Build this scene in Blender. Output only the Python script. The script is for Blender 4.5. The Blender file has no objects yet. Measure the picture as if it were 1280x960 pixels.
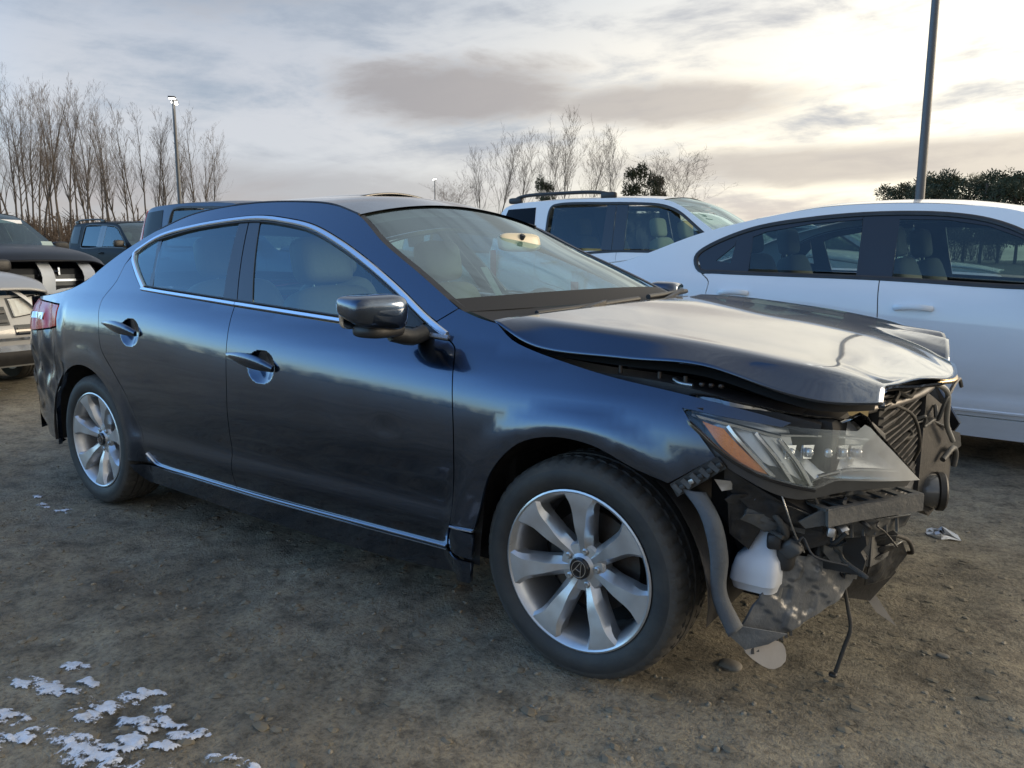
import bpy, bmesh, math, random
import numpy as np
from mathutils import Vector, Matrix, noise
from mathutils.geometry import delaunay_2d_cdt
rad = math.radians
sc = bpy.context.scene
COL = sc.collection

# ------------------------------------------------------------ camera
CAM = (2.3678, -2.551, 1.1376); YAW, PITCH, FPX = -.6321, .1557, 955.87
cd = bpy.data.cameras.new('camera'); cam = bpy.data.objects.new('camera', cd); COL.objects.link(cam)
cam.location = CAM
cam.rotation_euler = (math.pi/2-PITCH, 0, -YAW)
cd.sensor_width = 36; cd.lens = 36*FPX/1280; cd.clip_start = .05; cd.clip_end = 3000
sc.camera = cam

# ------------------------------------------------------------ world, sun, exposure
SUN_AZ, SUN_EL = rad(50), rad(12)            # azimuth clockwise from +Y
SUN = Vector((math.sin(SUN_AZ)*math.cos(SUN_EL), math.cos(SUN_AZ)*math.cos(SUN_EL), math.sin(SUN_EL)))
world = bpy.data.worlds.new('World'); sc.world = world; world.use_nodes = True
def build_world():
    nt = world.node_tree; N = nt.nodes; L = nt.links; N.clear()
    def val(x):
        return x
    def setin(s, v):
        if hasattr(v, 'is_output') or isinstance(v, bpy.types.NodeSocket): L.new(v, s)
        else: s.default_value = v
    def M(op, a, b=0.0, c=0.0, clamp=False):
        n = N.new('ShaderNodeMath'); n.operation = op; n.use_clamp = clamp
        setin(n.inputs[0], a); setin(n.inputs[1], b); setin(n.inputs[2], c); return n.outputs[0]
    def MR(v, a, b, c=0.0, d=1.0, smooth=True):
        n = N.new('ShaderNodeMapRange'); n.interpolation_type = 'SMOOTHSTEP' if smooth else 'LINEAR'
        setin(n.inputs[0], v); n.inputs[1].default_value = a; n.inputs[2].default_value = b
        n.inputs[3].default_value = c; n.inputs[4].default_value = d; return n.outputs[0]
    def mix(f, a, b):
        n = N.new('ShaderNodeMix'); n.data_type = 'RGBA'; setin(n.inputs[0], f); setin(n.inputs[6], a); setin(n.inputs[7], b); return n.outputs[2]
    def scale(col, k):
        n = N.new('ShaderNodeVectorMath'); n.operation = 'SCALE'; L.new(col, n.inputs[0]); setin(n.inputs[3], k); return n.outputs[0]
    tc = N.new('ShaderNodeTexCoord')
    dirv = tc.outputs['Generated']
    sep = N.new('ShaderNodeSeparateXYZ'); L.new(dirv, sep.inputs[0])
    x, y, z = sep.outputs
    sky = N.new('ShaderNodeTexSky'); sky.sky_type = 'NISHITA'; sky.sun_disc = False
    sky.sun_elevation = SUN_EL; sky.sun_rotation = SUN_AZ; sky.dust_density = .7; sky.air_density = 1.0; sky.ozone_density = 4.0
    base = scale(sky.outputs[0], .25)
    # sun glow term
    dp = N.new('ShaderNodeVectorMath'); dp.operation = 'DOT_PRODUCT'; L.new(dirv, dp.inputs[0]); dp.inputs[1].default_value = SUN
    dot = dp.outputs['Value']
    glow = MR(dot, -.22, .72)
    glow2 = MR(dot, .36, .92)
    # cloud deck projected on a plane high above
    den = M('ADD', M('MAXIMUM', z, 0.0), .13)
    cb = N.new('ShaderNodeCombineXYZ'); L.new(M('DIVIDE', x, den), cb.inputs[0]); L.new(M('DIVIDE', y, den), cb.inputs[1])
    def nz(scale_, detail, rough, off, dist=0.0, sx=1.0, sy=1.0):
        mp = N.new('ShaderNodeMapping'); L.new(cb.outputs[0], mp.inputs[0]); mp.inputs[1].default_value = off; mp.inputs[3].default_value = (sx, sy, 1); mp.inputs[2].default_value = (0, 0, rad(14))
        n = N.new('ShaderNodeTexNoise'); L.new(mp.outputs[0], n.inputs['Vector']); n.inputs['Scale'].default_value = scale_
        n.inputs['Detail'].default_value = detail; n.inputs['Roughness'].default_value = rough; n.inputs['Distortion'].default_value = dist; return n.outputs[0]
    big = nz(.40, 8, .58, (3.1, 1.7, 0), .5, .40, 1.1)
    fine = nz(1.5, 10, .64, (7.3, 2.2, 0), .6, .40, 1.3)
    deck = M('ADD', M('MULTIPLY', big, .55), M('MULTIPLY', fine, .45))
    az = M('ARCTAN2', x, y); el = M('ARCSINE', z)
    ca = N.new('ShaderNodeCombineXYZ'); L.new(M('MULTIPLY', az, 5.0), ca.inputs[0]); L.new(M('MULTIPLY', el, 17.0), ca.inputs[1])
    na = N.new('ShaderNodeTexNoise'); L.new(ca.outputs[0], na.inputs['Vector']); na.inputs['Scale'].default_value = 1.3; na.inputs['Detail'].default_value = 9; na.inputs['Roughness'].default_value = .6; na.inputs['Distortion'].default_value = .25
    puff = na.outputs[0]
    deck = M('ADD', M('MULTIPLY', big, .35), M('ADD', M('MULTIPLY', fine, .20), M('MULTIPLY', puff, .45)))
    wob = M('MULTIPLY', M('SUBTRACT', puff, .5), .62)
    def bank(a0, e0, wa, we, soft=.55):
        da = M('DIVIDE', M('SUBTRACT', az, rad(a0)), rad(wa)); de = M('DIVIDE', M('SUBTRACT', el, rad(e0)), rad(we))
        r = M('SQRT', M('ADD', M('MULTIPLY', da, da), M('MULTIPLY', de, de)))
        return MR(M('ADD', r, M('MULTIPLY', wob, 3.2)), 1.0+soft*.5, 1.0-soft*.9)
    dark = bank(*BANKS[0])
    for b in BANKS[1:]: dark = M('MAXIMUM', dark, M('MULTIPLY', bank(*b[:4]), b[4] if len(b) > 4 else 1.0))
    # thin veil everywhere, thicker streaks from the noise
    veil = MR(deck, .43, .60)
    cool = (.185, .205, .235, 1); warm = (.80, .70, .51, 1)
    high = MR(el, rad(9), rad(24))
    lit = mix(glow, mix(high, (.33, .325, .33, 1), (.19, .225, .27, 1)), mix(high, warm, (.50, .50, .48, 1)))
    lit = mix(glow2, lit, (1.15, 1.06, .84, 1))
    shade = mix(glow, cool, (.27, .25, .235, 1))
    low = MR(el, rad(2), rad(11), 1.0, 0.0)
    shade = mix(M('MULTIPLY', low, .6), shade, (.44, .345, .285, 1))
    cl = mix(veil, lit, shade)
    hyp = M('MAXIMUM', M('SQRT', M('ADD', M('MULTIPLY', x, x), M('MULTIPLY', y, y))), .05)
    hd = M('DIVIDE', M('ADD', M('MULTIPLY', x, math.sin(SUN_AZ)), M('MULTIPLY', y, math.cos(SUN_AZ))), hyp)
    c1 = mix(MR(hd, -.88, -.42, .10, .93), base, cl)
    c2 = mix(M('MULTIPLY', dark, .92), c1, mix(glow, (.185, .18, .19, 1), (.34, .305, .27, 1)))
    bg = N.new('ShaderNodeBackground'); L.new(c2, bg.inputs[0]); bg.inputs[1].default_value = 1.0
    out = N.new('ShaderNodeOutputWorld'); L.new(bg.outputs[0], out.inputs[0])
# cloud banks: azimuth, elevation, half width, half height (degrees)
BANKS = [(-40.0, 11.9, 9.0, 2.3), (-25, 11.0, 9, 1.5, .9), (-8, 6.6, 22, 1.5, .9), (-60, 4.5, 26, 2.2, .55), (-22, 22.0, 16, 3.4, .8), (-58, 21, 20, 4.5, .6)]
build_world()
sl = bpy.data.lights.new('sun', 'SUN'); so = bpy.data.objects.new('sun', sl); COL.objects.link(so)
sl.energy = 1.2; sl.angle = rad(26); sl.color = (1, .80, .56)
so.rotation_euler = (-SUN).to_track_quat('-Z', 'Y').to_euler(); so.location = SUN*50
sc.view_settings.view_transform = 'Standard'; sc.view_settings.look = 'None'; sc.view_settings.exposure = 1.0; sc.view_settings.gamma = 1
sc.cycles.max_bounces = 6; sc.cycles.diffuse_bounces = 2; sc.cycles.glossy_bounces = 3; sc.cycles.transparent_max_bounces = 14; sc.cycles.caustics_reflective = False; sc.cycles.caustics_refractive = False
sc.cycles.sample_clamp_indirect = 4

# ------------------------------------------------------------ materials
MATS = {}
def mat(name, col=(.5, .5, .5), rough=.5, metal=0., coat=0., coat_rough=.03, var=0., vscale=8., vcol=None, bump=0., bscale=60., rvar=0., emis=None, spec=.5, stretch=None, flake=0.):
    if name in MATS: return MATS[name]
    m = bpy.data.materials.new(name); m.use_nodes = True; nt = m.node_tree; b = nt.nodes['Principled BSDF']
    b.inputs['Base Color'].default_value = (*col, 1); b.inputs['Roughness'].default_value = rough; b.inputs['Metallic'].default_value = metal
    b.inputs['Coat Weight'].default_value = coat; b.inputs['Coat Roughness'].default_value = coat_rough; b.inputs['Specular IOR Level'].default_value = spec
    if emis: b.inputs['Emission Color'].default_value = (*emis[:3], 1); b.inputs['Emission Strength'].default_value = emis[3]
    tc = nt.nodes.new('ShaderNodeTexCoord'); src = tc.outputs['Object']
    if stretch:
        mp = nt.nodes.new('ShaderNodeMapping'); mp.inputs[3].default_value = stretch; nt.links.new(src, mp.inputs[0]); src = mp.outputs[0]
    def nz(s, d=6, r=.6):
        n = nt.nodes.new('ShaderNodeTexNoise'); n.inputs['Scale'].default_value = s; n.inputs['Detail'].default_value = d; n.inputs['Roughness'].default_value = r
        nt.links.new(src, n.inputs['Vector']); return n.outputs[0]
    if var:
        r = nt.nodes.new('ShaderNodeMapRange'); r.inputs[1].default_value = .35; r.inputs[2].default_value = .7; nt.links.new(nz(vscale), r.inputs[0]); r.inputs[4].default_value = var
        mx = nt.nodes.new('ShaderNodeMix'); mx.data_type = 'RGBA'; mx.inputs[6].default_value = (*col, 1); mx.inputs[7].default_value = (*(vcol or tuple(c*.4 for c in col)), 1)
        nt.links.new(r.outputs[0], mx.inputs[0]); nt.links.new(mx.outputs[2], b.inputs['Base Color'])
    if rvar:
        r = nt.nodes.new('ShaderNodeMapRange'); r.inputs[1].default_value = .3; r.inputs[2].default_value = .7; r.inputs[3].default_value = max(0, rough-rvar); r.inputs[4].default_value = rough+rvar
        nt.links.new(nz(vscale*1.7), r.inputs[0]); nt.links.new(r.outputs[0], b.inputs['Roughness'])
    if bump:
        bp = nt.nodes.new('ShaderNodeBump'); bp.inputs['Strength'].default_value = bump; bp.inputs['Distance'].default_value = .01
        nt.links.new(nz(bscale, 5), bp.inputs['Height']); nt.links.new(bp.outputs[0], b.inputs['Normal'])
    MATS[name] = m; return m
def glass_mat(name, tint=(.5, .62, .62), ior=1.55, rough=0.0, haze=0.0, hazecol=(.8, .8, .8), extra=0.0):
    m = bpy.data.materials.new(name); m.use_nodes = True; nt = m.node_tree; N = nt.nodes; L = nt.links; N.clear()
    t = N.new('ShaderNodeBsdfTransparent'); t.inputs[0].default_value = (*tint, 1)
    g = N.new('ShaderNodeBsdfGlossy'); g.inputs['Roughness'].default_value = rough; g.inputs['Color'].default_value = (.80, .95, 1, 1)
    f = N.new('ShaderNodeFresnel'); ge = N.new('ShaderNodeNewGeometry')
    io = N.new('ShaderNodeMapRange'); L.new(ge.outputs['Backfacing'], io.inputs[0]); io.inputs[3].default_value = ior; io.inputs[4].default_value = 1/ior; L.new(io.outputs[0], f.inputs[0])
    fac = f.outputs[0]
    if extra:
        a = N.new('ShaderNodeMath'); a.operation = 'MULTIPLY_ADD'; L.new(fac, a.inputs[0]); a.inputs[1].default_value = 1-extra; a.inputs[2].default_value = extra; fac = a.outputs[0]
    src = t.outputs[0]
    if haze:
        tc = N.new('ShaderNodeTexCoord'); n = N.new('ShaderNodeTexNoise'); n.inputs['Scale'].default_value = 6; n.inputs['Detail'].default_value = 5; L.new(tc.outputs['Object'], n.inputs['Vector'])
        r = N.new('ShaderNodeMapRange'); L.new(n.outputs[0], r.inputs[0]); r.inputs[1].default_value = .3; r.inputs[2].default_value = .75; r.inputs[3].default_value = haze*.6; r.inputs[4].default_value = haze*1.3
        d = N.new('ShaderNodeBsdfDiffuse'); d.inputs[0].default_value = (*hazecol, 1); tl = N.new('ShaderNodeBsdfTranslucent'); tl.inputs[0].default_value = (*hazecol, 1)
        dm = N.new('ShaderNodeMixShader'); dm.inputs[0].default_value = .45; L.new(d.outputs[0], dm.inputs[1]); L.new(tl.outputs[0], dm.inputs[2])
        hm = N.new('ShaderNodeMixShader'); L.new(r.outputs[0], hm.inputs[0]); L.new(src, hm.inputs[1]); L.new(dm.outputs[0], hm.inputs[2]); src = hm.outputs[0]
    mx = N.new('ShaderNodeMixShader'); L.new(fac, mx.inputs[0]); L.new(src, mx.inputs[1]); L.new(g.outputs[0], mx.inputs[2])
    o = N.new('ShaderNodeOutputMaterial'); L.new(mx.outputs[0], o.inputs[0]); MATS[name] = m; return m

PAINT = mat('navy_paint', (.028, .048, .088), .22, 1., 1., .045, rvar=.03, vscale=3)
PAINT.node_tree.nodes['Principled BSDF'].inputs['Coat IOR'].default_value = 1.65
PAINT_HAZE = PAINT
WHITE = mat('white_paint', (.78, .79, .80), .35, 0, .9, .05, var=.12, vscale=2.5, vcol=(.62, .61, .59))
SILVER = mat('silver_paint', (.30, .305, .31), .38, .15, .5, .08)
BLACKP = mat('black_paint', (.006, .007, .011), .35, 0, .12, .1, spec=.15)
BLUEP = mat('steel_blue_paint', (.040, .060, .105), .4, .2, .25, .1, spec=.3)
GREYP = mat('charcoal_paint', (.010, .012, .016), .5, 0, .0, .1, spec=.08)
GOLDP = mat('champagne_paint', (.42, .40, .34), .35, .4, .8, .05)
CHROME = mat('chrome', (.78, .80, .83), .12, 1., rvar=.05)
SATIN = mat('satin_trim', (.62, .67, .74), .22, .9, rvar=.05)
BLACK = mat('black_plastic', (.017, .017, .019), .5, var=.5, vscale=12, vcol=(.045, .043, .04), bump=.15)
BLACKG = mat('gloss_black', (.008, .008, .01), .12, 0, .6)
PILLAR = mat('pillar_black', (.018, .019, .022), .3, 0, .4)
DUSTY = mat('dusty_plastic', (.055, .058, .062), .55, var=.7, vscale=9, vcol=(.13, .125, .115), bump=.3, bscale=40)
LINER = mat('grey_liner_felt', (.095, .108, .125), .8, var=.6, vscale=10, vcol=(.07, .07, .075), bump=.3)
RUBBER = mat('tyre_rubber', (.046, .044, .042), .78, var=.8, vscale=14, vcol=(.075, .068, .058), bump=.3, bscale=90)
WALL = mat('tyre_sidewall', (.021, .021, .022), .62, var=.7, vscale=12, vcol=(.05, .046, .04), bump=.15, bscale=50)
ALLOY = mat('alloy_silver', (.60, .605, .62), .34, .75, .35, .1, var=.45, vscale=9, vcol=(.30, .29, .27), rvar=.08)
ALLOYD = mat('alloy_inner', (.20, .19, .18), .5, .6, var=.6, vscale=14, vcol=(.11, .085, .06))
STEEL = mat('rusty_brake_steel', (.10, .095, .09), .5, .7, var=.8, vscale=15, vcol=(.07, .04, .025))
BRIGHT = mat('zinc_steel', (.5, .5, .5), .35, .9, var=.5, vscale=20)
DARK = mat('dark_cavity', (.010, .010, .011), .8)
INT = mat('dark_interior', (.022, .023, .026), .6, bump=.1)
TAN = mat('tan_leather', (.24, .175, .085), .5, var=.35, vscale=7, vcol=(.16, .115, .06), bump=.15, bscale=80)
HEADL = mat('headliner', (.10, .10, .10), .9)
AMBER = mat('amber_reflector', (.85, .24, .02), .25, 0, .6, var=.4, vscale=30, vcol=(.55, .12, .01), bump=.5, bscale=120)
REDL = mat('red_lens', (.60, .014, .012), .25, 0, .15, var=.3, vscale=20)
CLEARL = mat('clear_lamp', (.55, .56, .58), .12, .6, 1.)
WHITEPL = mat('translucent_tank', (.62, .66, .74), .45, var=.35, vscale=5, vcol=(.45, .45, .44))
TAPE = mat('white_tape', (.72, .73, .76), .4, bump=.2)
CARD = mat('grey_cardboard', (.33, .30, .27), .85, var=.4, vscale=9)
FIN = mat('radiator_fins', (.11, .11, .11), .5, .5, var=.6, vscale=20, vcol=(.05, .045, .04))
GLASS = glass_mat('side_glass', (.42, .58, .58), 1.55, haze=.03, hazecol=(.30, .42, .46), extra=.075)
WSGLASS = glass_mat('windshield_glass', (.46, .64, .66), 1.5, haze=.045, hazecol=(.45, .60, .62), extra=.11)
GLASSB = glass_mat('background_glass', (.30, .40, .40), 1.5, haze=.05, hazecol=(.3, .4, .45), extra=.02)
PRIV = glass_mat('privacy_glass', (.05, .06, .06), 1.5, haze=.04, hazecol=(.2, .25, .28), extra=.02)
LENS = glass_mat('hazed_glow_lens', (.90, .92, .92), 1.5, haze=.60, hazecol=(.98, .95, .88), rough=.03)
def grade_haze_glow(m):      # hazed plastic, with extra warm-white haze painting a bright glow at the front tip
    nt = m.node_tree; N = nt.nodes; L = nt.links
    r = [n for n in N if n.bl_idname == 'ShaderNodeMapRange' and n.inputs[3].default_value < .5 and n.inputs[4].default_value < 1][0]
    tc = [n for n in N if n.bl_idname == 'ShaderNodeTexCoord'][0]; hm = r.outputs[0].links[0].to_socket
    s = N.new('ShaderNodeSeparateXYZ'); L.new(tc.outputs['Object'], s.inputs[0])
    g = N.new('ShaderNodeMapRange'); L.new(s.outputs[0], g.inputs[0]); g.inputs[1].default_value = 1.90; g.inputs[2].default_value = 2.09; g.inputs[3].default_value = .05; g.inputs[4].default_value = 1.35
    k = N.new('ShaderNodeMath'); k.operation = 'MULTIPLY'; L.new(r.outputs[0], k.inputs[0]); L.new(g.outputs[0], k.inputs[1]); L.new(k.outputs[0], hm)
grade_haze_glow(LENS)
def dusty(m, lo, hi, amount, col=(.16, .145, .12), scale=5.):
    # road film: patchy, heavier low on the body
    nt = m.node_tree; N = nt.nodes; L = nt.links; b = N['Principled BSDF']; tc = N.new('ShaderNodeTexCoord'); s = N.new('ShaderNodeSeparateXYZ'); L.new(tc.outputs['Object'], s.inputs[0])
    n1 = N.new('ShaderNodeTexNoise'); n1.inputs['Scale'].default_value = scale; n1.inputs['Detail'].default_value = 9; n1.inputs['Roughness'].default_value = .7; mp = N.new('ShaderNodeMapping'); mp.inputs[3].default_value = (.6, 1, 1.8); L.new(tc.outputs['Object'], mp.inputs[0]); L.new(mp.outputs[0], n1.inputs['Vector'])
    g = N.new('ShaderNodeMapRange'); L.new(s.outputs[2], g.inputs[0]); g.inputs[1].default_value = lo; g.inputs[2].default_value = hi; g.inputs[3].default_value = amount; g.inputs[4].default_value = amount*.10
    r = N.new('ShaderNodeMapRange'); L.new(n1.outputs[0], r.inputs[0]); r.inputs[1].default_value = .35; r.inputs[2].default_value = .75; r.inputs[3].default_value = .25; r.inputs[4].default_value = 1.2
    k = N.new('ShaderNodeMath'); k.operation = 'MULTIPLY'; L.new(g.outputs[0], k.inputs[0]); L.new(r.outputs[0], k.inputs[1])
    d = N.new('ShaderNodeBsdfDiffuse'); d.inputs[0].default_value = (*col, 1); mx = N.new('ShaderNodeMixShader'); L.new(k.outputs[0], mx.inputs[0]); L.new(b.outputs[0], mx.inputs[1]); L.new(d.outputs[0], mx.inputs[2])
    L.new(mx.outputs[0], N['Material Output'].inputs[0])
dusty(PAINT, .15, .42, .06, (.09, .082, .07)); dusty(WHITE, .2, .7, .28, (.30, .28, .25)); dusty(SILVER, .2, .6, .2); dusty(BLACKP, .2, .8, .10); dusty(BLUEP, .2, .8, .06); dusty(GREYP, .2, .8, .06)

# ------------------------------------------------------------ mesh helpers
def link(o, parent=None, label=None, cat=None, group=None, kind=None):
    COL.objects.link(o)
    if parent is not None: o.parent = parent
    if label: o['label'] = label
    if cat: o['category'] = cat
    if group: o['group'] = group
    if kind: o['kind'] = kind
    return o
def empty(name, loc=(0, 0, 0), rz=0, **k):
    o = bpy.data.objects.new(name, None); o.location = loc; o.rotation_euler = (0, 0, rz); o.empty_display_size = .3
    return link(o, **k)
def mesh(name, vs, fs, m, parent=None, smooth=True, normals=None, angle=None, **k):
    me = bpy.data.meshes.new(name); me.from_pydata([tuple(v) for v in vs], [], fs); me.update()
    if smooth:
        me.polygons.foreach_set('use_smooth', [True]*len(me.polygons))
        if normals is not None: me.normals_split_custom_set_from_vertices([tuple(n) for n in normals])
        elif angle is not None: me.set_sharp_from_angle(angle=rad(angle))
    for mm in (m if isinstance(m, (list, tuple)) else [m]): me.materials.append(mm)
    return link(bpy.data.objects.new(name, me), parent, **k)
def from_bm(name, bm, m, parent=None, angle=35, **k):
    bmesh.ops.recalc_face_normals(bm, faces=bm.faces)
    me = bpy.data.meshes.new(name); bm.to_mesh(me); bm.free()
    me.polygons.foreach_set('use_smooth', [True]*len(me.polygons)); me.set_sharp_from_angle(angle=rad(angle))
    for mm in (m if isinstance(m, (list, tuple)) else [m]): me.materials.append(mm)
    return link(bpy.data.objects.new(name, me), parent, **k)
def crom(pts, step=.03, closed=False):
    P = [np.array(p, float) for p in pts]
    if len(P) < 3: 
        out = []
        n = max(1, int(np.linalg.norm(P[1]-P[0])/step))
        return [tuple(P[0]+(P[1]-P[0])*i/n) for i in range(n+1)]
    out = []; n = len(P)
    rng = range(n if closed else n-1)
    for i in rng:
        p1, p2 = P[i], P[(i+1) % n]
        p0 = P[i-1] if (i > 0 or closed) else 2*p1-p2
        p3 = P[(i+2) % n] if (i+2 < n or closed) else 2*p2-p1
        d = np.linalg.norm(p2-p1); k = max(1, int(math.ceil(d/step)))
        t0 = 0; t1 = max(1e-6, np.linalg.norm(p1-p0)**.5); t2 = t1+max(1e-6, d**.5); t3 = t2+max(1e-6, np.linalg.norm(p3-p2)**.5)
        for j in range(k):
            t = t1+(t2-t1)*j/k
            a1 = (t1-t)/(t1-t0)*p0+(t-t0)/(t1-t0)*p1; a2 = (t2-t)/(t2-t1)*p1+(t-t1)/(t2-t1)*p2; a3 = (t3-t)/(t3-t2)*p2+(t-t2)/(t3-t2)*p3
            b1 = (t2-t)/(t2-t0)*a1+(t-t0)/(t2-t0)*a2; b2 = (t3-t)/(t3-t1)*a2+(t-t1)/(t3-t1)*a3
            out.append(tuple((t2-t)/(t2-t1)*b1+(t-t1)/(t2-t1)*b2))
    if not closed: out.append(tuple(P[-1]))
    return out
def join(*segs, step=.03):
    out = []
    for s in segs:
        for p in crom(s, step):
            if not out or math.dist(p, out[-1]) > .002: out.append(p)
    if math.dist(out[0], out[-1]) < .002: out.pop()
    return out
def inside(p, poly):
    x, y = p; c = False; j = len(poly)-1
    for i in range(len(poly)):
        xi, yi = poly[i]; xj, yj = poly[j]
        if (yi > y) != (yj > y) and x < (xj-xi)*(y-yi)/(yj-yi)+xi: c = not c
        j = i
    return c
def area2(poly): return .5*sum(poly[i-1][0]*poly[i][1]-poly[i][0]*poly[i-1][1] for i in range(len(poly)))
def shrink(poly, g):
    if area2(poly) < 0: poly = poly[::-1]
    n = len(poly); out = []
    for i in range(n):
        a = np.array(poly[i-1]); b = np.array(poly[i]); c = np.array(poly[(i+1) % n])
        d1 = b-a; d2 = c-b; d1 = d1/(np.linalg.norm(d1)+1e-9); d2 = d2/(np.linalg.norm(d2)+1e-9)
        n1 = np.array((-d1[1], d1[0])); n2 = np.array((-d2[1], d2[0])); nn = n1+n2; l = np.linalg.norm(nn)
        if l < .3: nn = n1; l = 1
        k = g*min(2., 2/l)
        out.append(tuple(b+nn/l*k))
    return out
def panel(name, poly, F, m, parent, sp=.035, flange=.018, gap=.002, flip=False, nrm=None, dense=(), **k):
    """poly in 2D, F(a,b)->Vector 3D. Fine smooth shell with a returned edge."""
    poly = shrink(poly, gap)
    A = np.array(poly); lo = A.min(0); hi = A.max(0)
    pts = [Vector(p) for p in poly]; nb = len(pts)
    ea = A; eb = np.roll(A, -1, 0); ed = eb-ea; el = (ed**2).sum(1)+1e-12
    for i in range(int((hi[0]-lo[0])/sp)+2):
        for j in range(int((hi[1]-lo[1])/sp)+2):
            p = np.array((lo[0]+(i+.5*(j % 2))*sp, lo[1]+j*sp))
            if not inside(p, poly): continue
            t = np.clip(((p-ea)*ed).sum(1)/el, 0, 1); d = ((ea+ed*t[:, None]-p)**2).sum(1).min()
            if d > (.45*sp)**2: pts.append(Vector(p))
    for cx, cz, rx, rz in dense:
        for i in range(-14, 15):
            for j in range(-14, 15):
                p = (cx+rx*i/13, cz+rz*j/13)
                if inside(p, poly): pts.append(Vector(p))
    vo, eo, fo, ov, oe, of = delaunay_2d_cdt(pts, [(i, (i+1) % nb) for i in range(nb)], [], 1, 1e-6)
    e = 1e-3; V3 = []; NR = []
    for p in vo:
        q = F(p[0], p[1]); V3.append(q)
        n = (F(p[0]+e, p[1])-F(p[0]-e, p[1])).cross(F(p[0], p[1]+e)-F(p[0], p[1]-e)); n.normalize()
        NR.append(-n if flip else n)
    faces = []
    for f in fo:
        a = [vo[i] for i in f]
        if (a[1]-a[0]).cross(a[2]-a[0]) < 0: f = f[::-1]
        faces.append(tuple(f[::-1]) if flip else tuple(f))
    if flange:
        idx = {}
        for i, lst in enumerate(ov):
            for q in lst: idx[q] = i
        ring = [idx[i] for i in range(nb)]
        c0 = len(V3); cen = np.array(poly)
        for i in range(nb):
            a = cen[i-1]; b = cen[(i+1) % nb]; t = b-a; o2 = (t[1], -t[0])
            p = vo[ring[i]]; l = math.hypot(*o2)+1e-9
            side = (F(p[0]+o2[0]/l*e, p[1]+o2[1]/l*e)-F(p[0], p[1])).normalized()
            V3.append(V3[ring[i]].copy()); NR.append((side+NR[ring[i]]*.3).normalized())
            V3.append(V3[ring[i]]-NR[ring[i]]*flange-side*flange*.15); NR.append(side)
        for i in range(nb):
            j = (i+1) % nb; q = (c0+2*i, c0+2*i+1, c0+2*j+1, c0+2*j)
            faces.append(q[::-1] if flip else q)
    return mesh(name, V3, faces, m, parent, normals=NR, **k)
def patch(name, P, nu, nv, m, parent, thick=0, angle=None, **k):
    vs = [P(i/nu, j/nv) for j in range(nv+1) for i in range(nu+1)]
    fs = [(j*(nu+1)+i, j*(nu+1)+i+1, (j+1)*(nu+1)+i+1, (j+1)*(nu+1)+i) for j in range(nv) for i in range(nu)]
    o = mesh(name, vs, fs, m, parent, angle=angle, **k)
    if thick:
        md = o.modifiers.new('thickness', 'SOLIDIFY'); md.thickness = thick; md.offset = -1
    return o
def sweep(path, sec, ups=None, closed=False, caps=True):
    """path 3D, sec list of (a,b) in side/normal axes; returns verts, faces"""
    P = [Vector(p) for p in path]; n = len(P); V = []; Fc = []
    prev = None
    ns = len(sec(0.)) if callable(sec) else len(sec)
    for i, p in enumerate(P):
        t = (P[(i+1) % n]-P[i-1]) if closed else (P[min(i+1, n-1)]-P[max(i-1, 0)])
        if t.length < 1e-9: t = Vector((1, 0, 0))
        t.normalize()
        if ups is not None: u = Vector(ups[i])
        elif prev is None: u = Vector((0, 0, 1)) if abs(t.z) < .9 else Vector((1, 0, 0))
        else: u = prev
        u = (u-t*u.dot(t))
        if u.length < 1e-6: u = t.orthogonal()
        u.normalize(); prev = u; s = t.cross(u)
        sc_ = sec(i/(n-1)) if callable(sec) else sec
        for a, b in sc_: V.append(p+s*a+u*b)
        ns = len(sc_)
    for i in range(n if closed else n-1):
        j = (i+1) % n
        for q in range(ns):
            r = (q+1) % ns; Fc.append((i*ns+q, j*ns+q, j*ns+r, i*ns+r))
    if caps and not closed: Fc.append(tuple(range(ns))); Fc.append(tuple(range((n-1)*ns, n*ns))[::-1])
    return V, Fc
def circ(r, n=8): return [(r*math.cos(2*math.pi*i/n), r*math.sin(2*math.pi*i/n)) for i in range(n)]
def rect(w, h): return [(-w/2, -h/2), (w/2, -h/2), (w/2, h/2), (-w/2, h/2)]
def tube(name, path, r, m, parent, n=8, smoothp=True, closed=False, **k):
    pth = crom(path, max(.01, r(.5) if callable(r) else r), closed) if smoothp and len(path) > 2 else path
    sec = (lambda t: circ(r(t), n)) if callable(r) else circ(r, n)
    v, f = sweep(pth, sec, closed=closed); return mesh(name, v, f, m, parent, angle=50, **k)
def bar(name, path, w, h, m, parent, ups=None, **k):
    v, f = sweep(path, rect(w, h), ups); return mesh(name, v, f, m, parent, angle=30, **k)
def box(name, size, loc, m, parent, bevel=.006, rot=(0, 0, 0), seg=2, **k):
    bm = bmesh.new(); bmesh.ops.create_cube(bm, size=1); bmesh.ops.scale(bm, vec=size, verts=bm.verts)
    if bevel: bmesh.ops.bevel(bm, geom=bm.edges[:], offset=min(bevel, min(size)*.45), segments=seg, affect='EDGES', profile=.5)
    from mathutils import Euler
    bmesh.ops.transform(bm, matrix=Matrix.Translation(loc) @ Euler(rot).to_matrix().to_4x4(), verts=bm.verts)
    return from_bm(name, bm, m, parent, **k)
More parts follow.
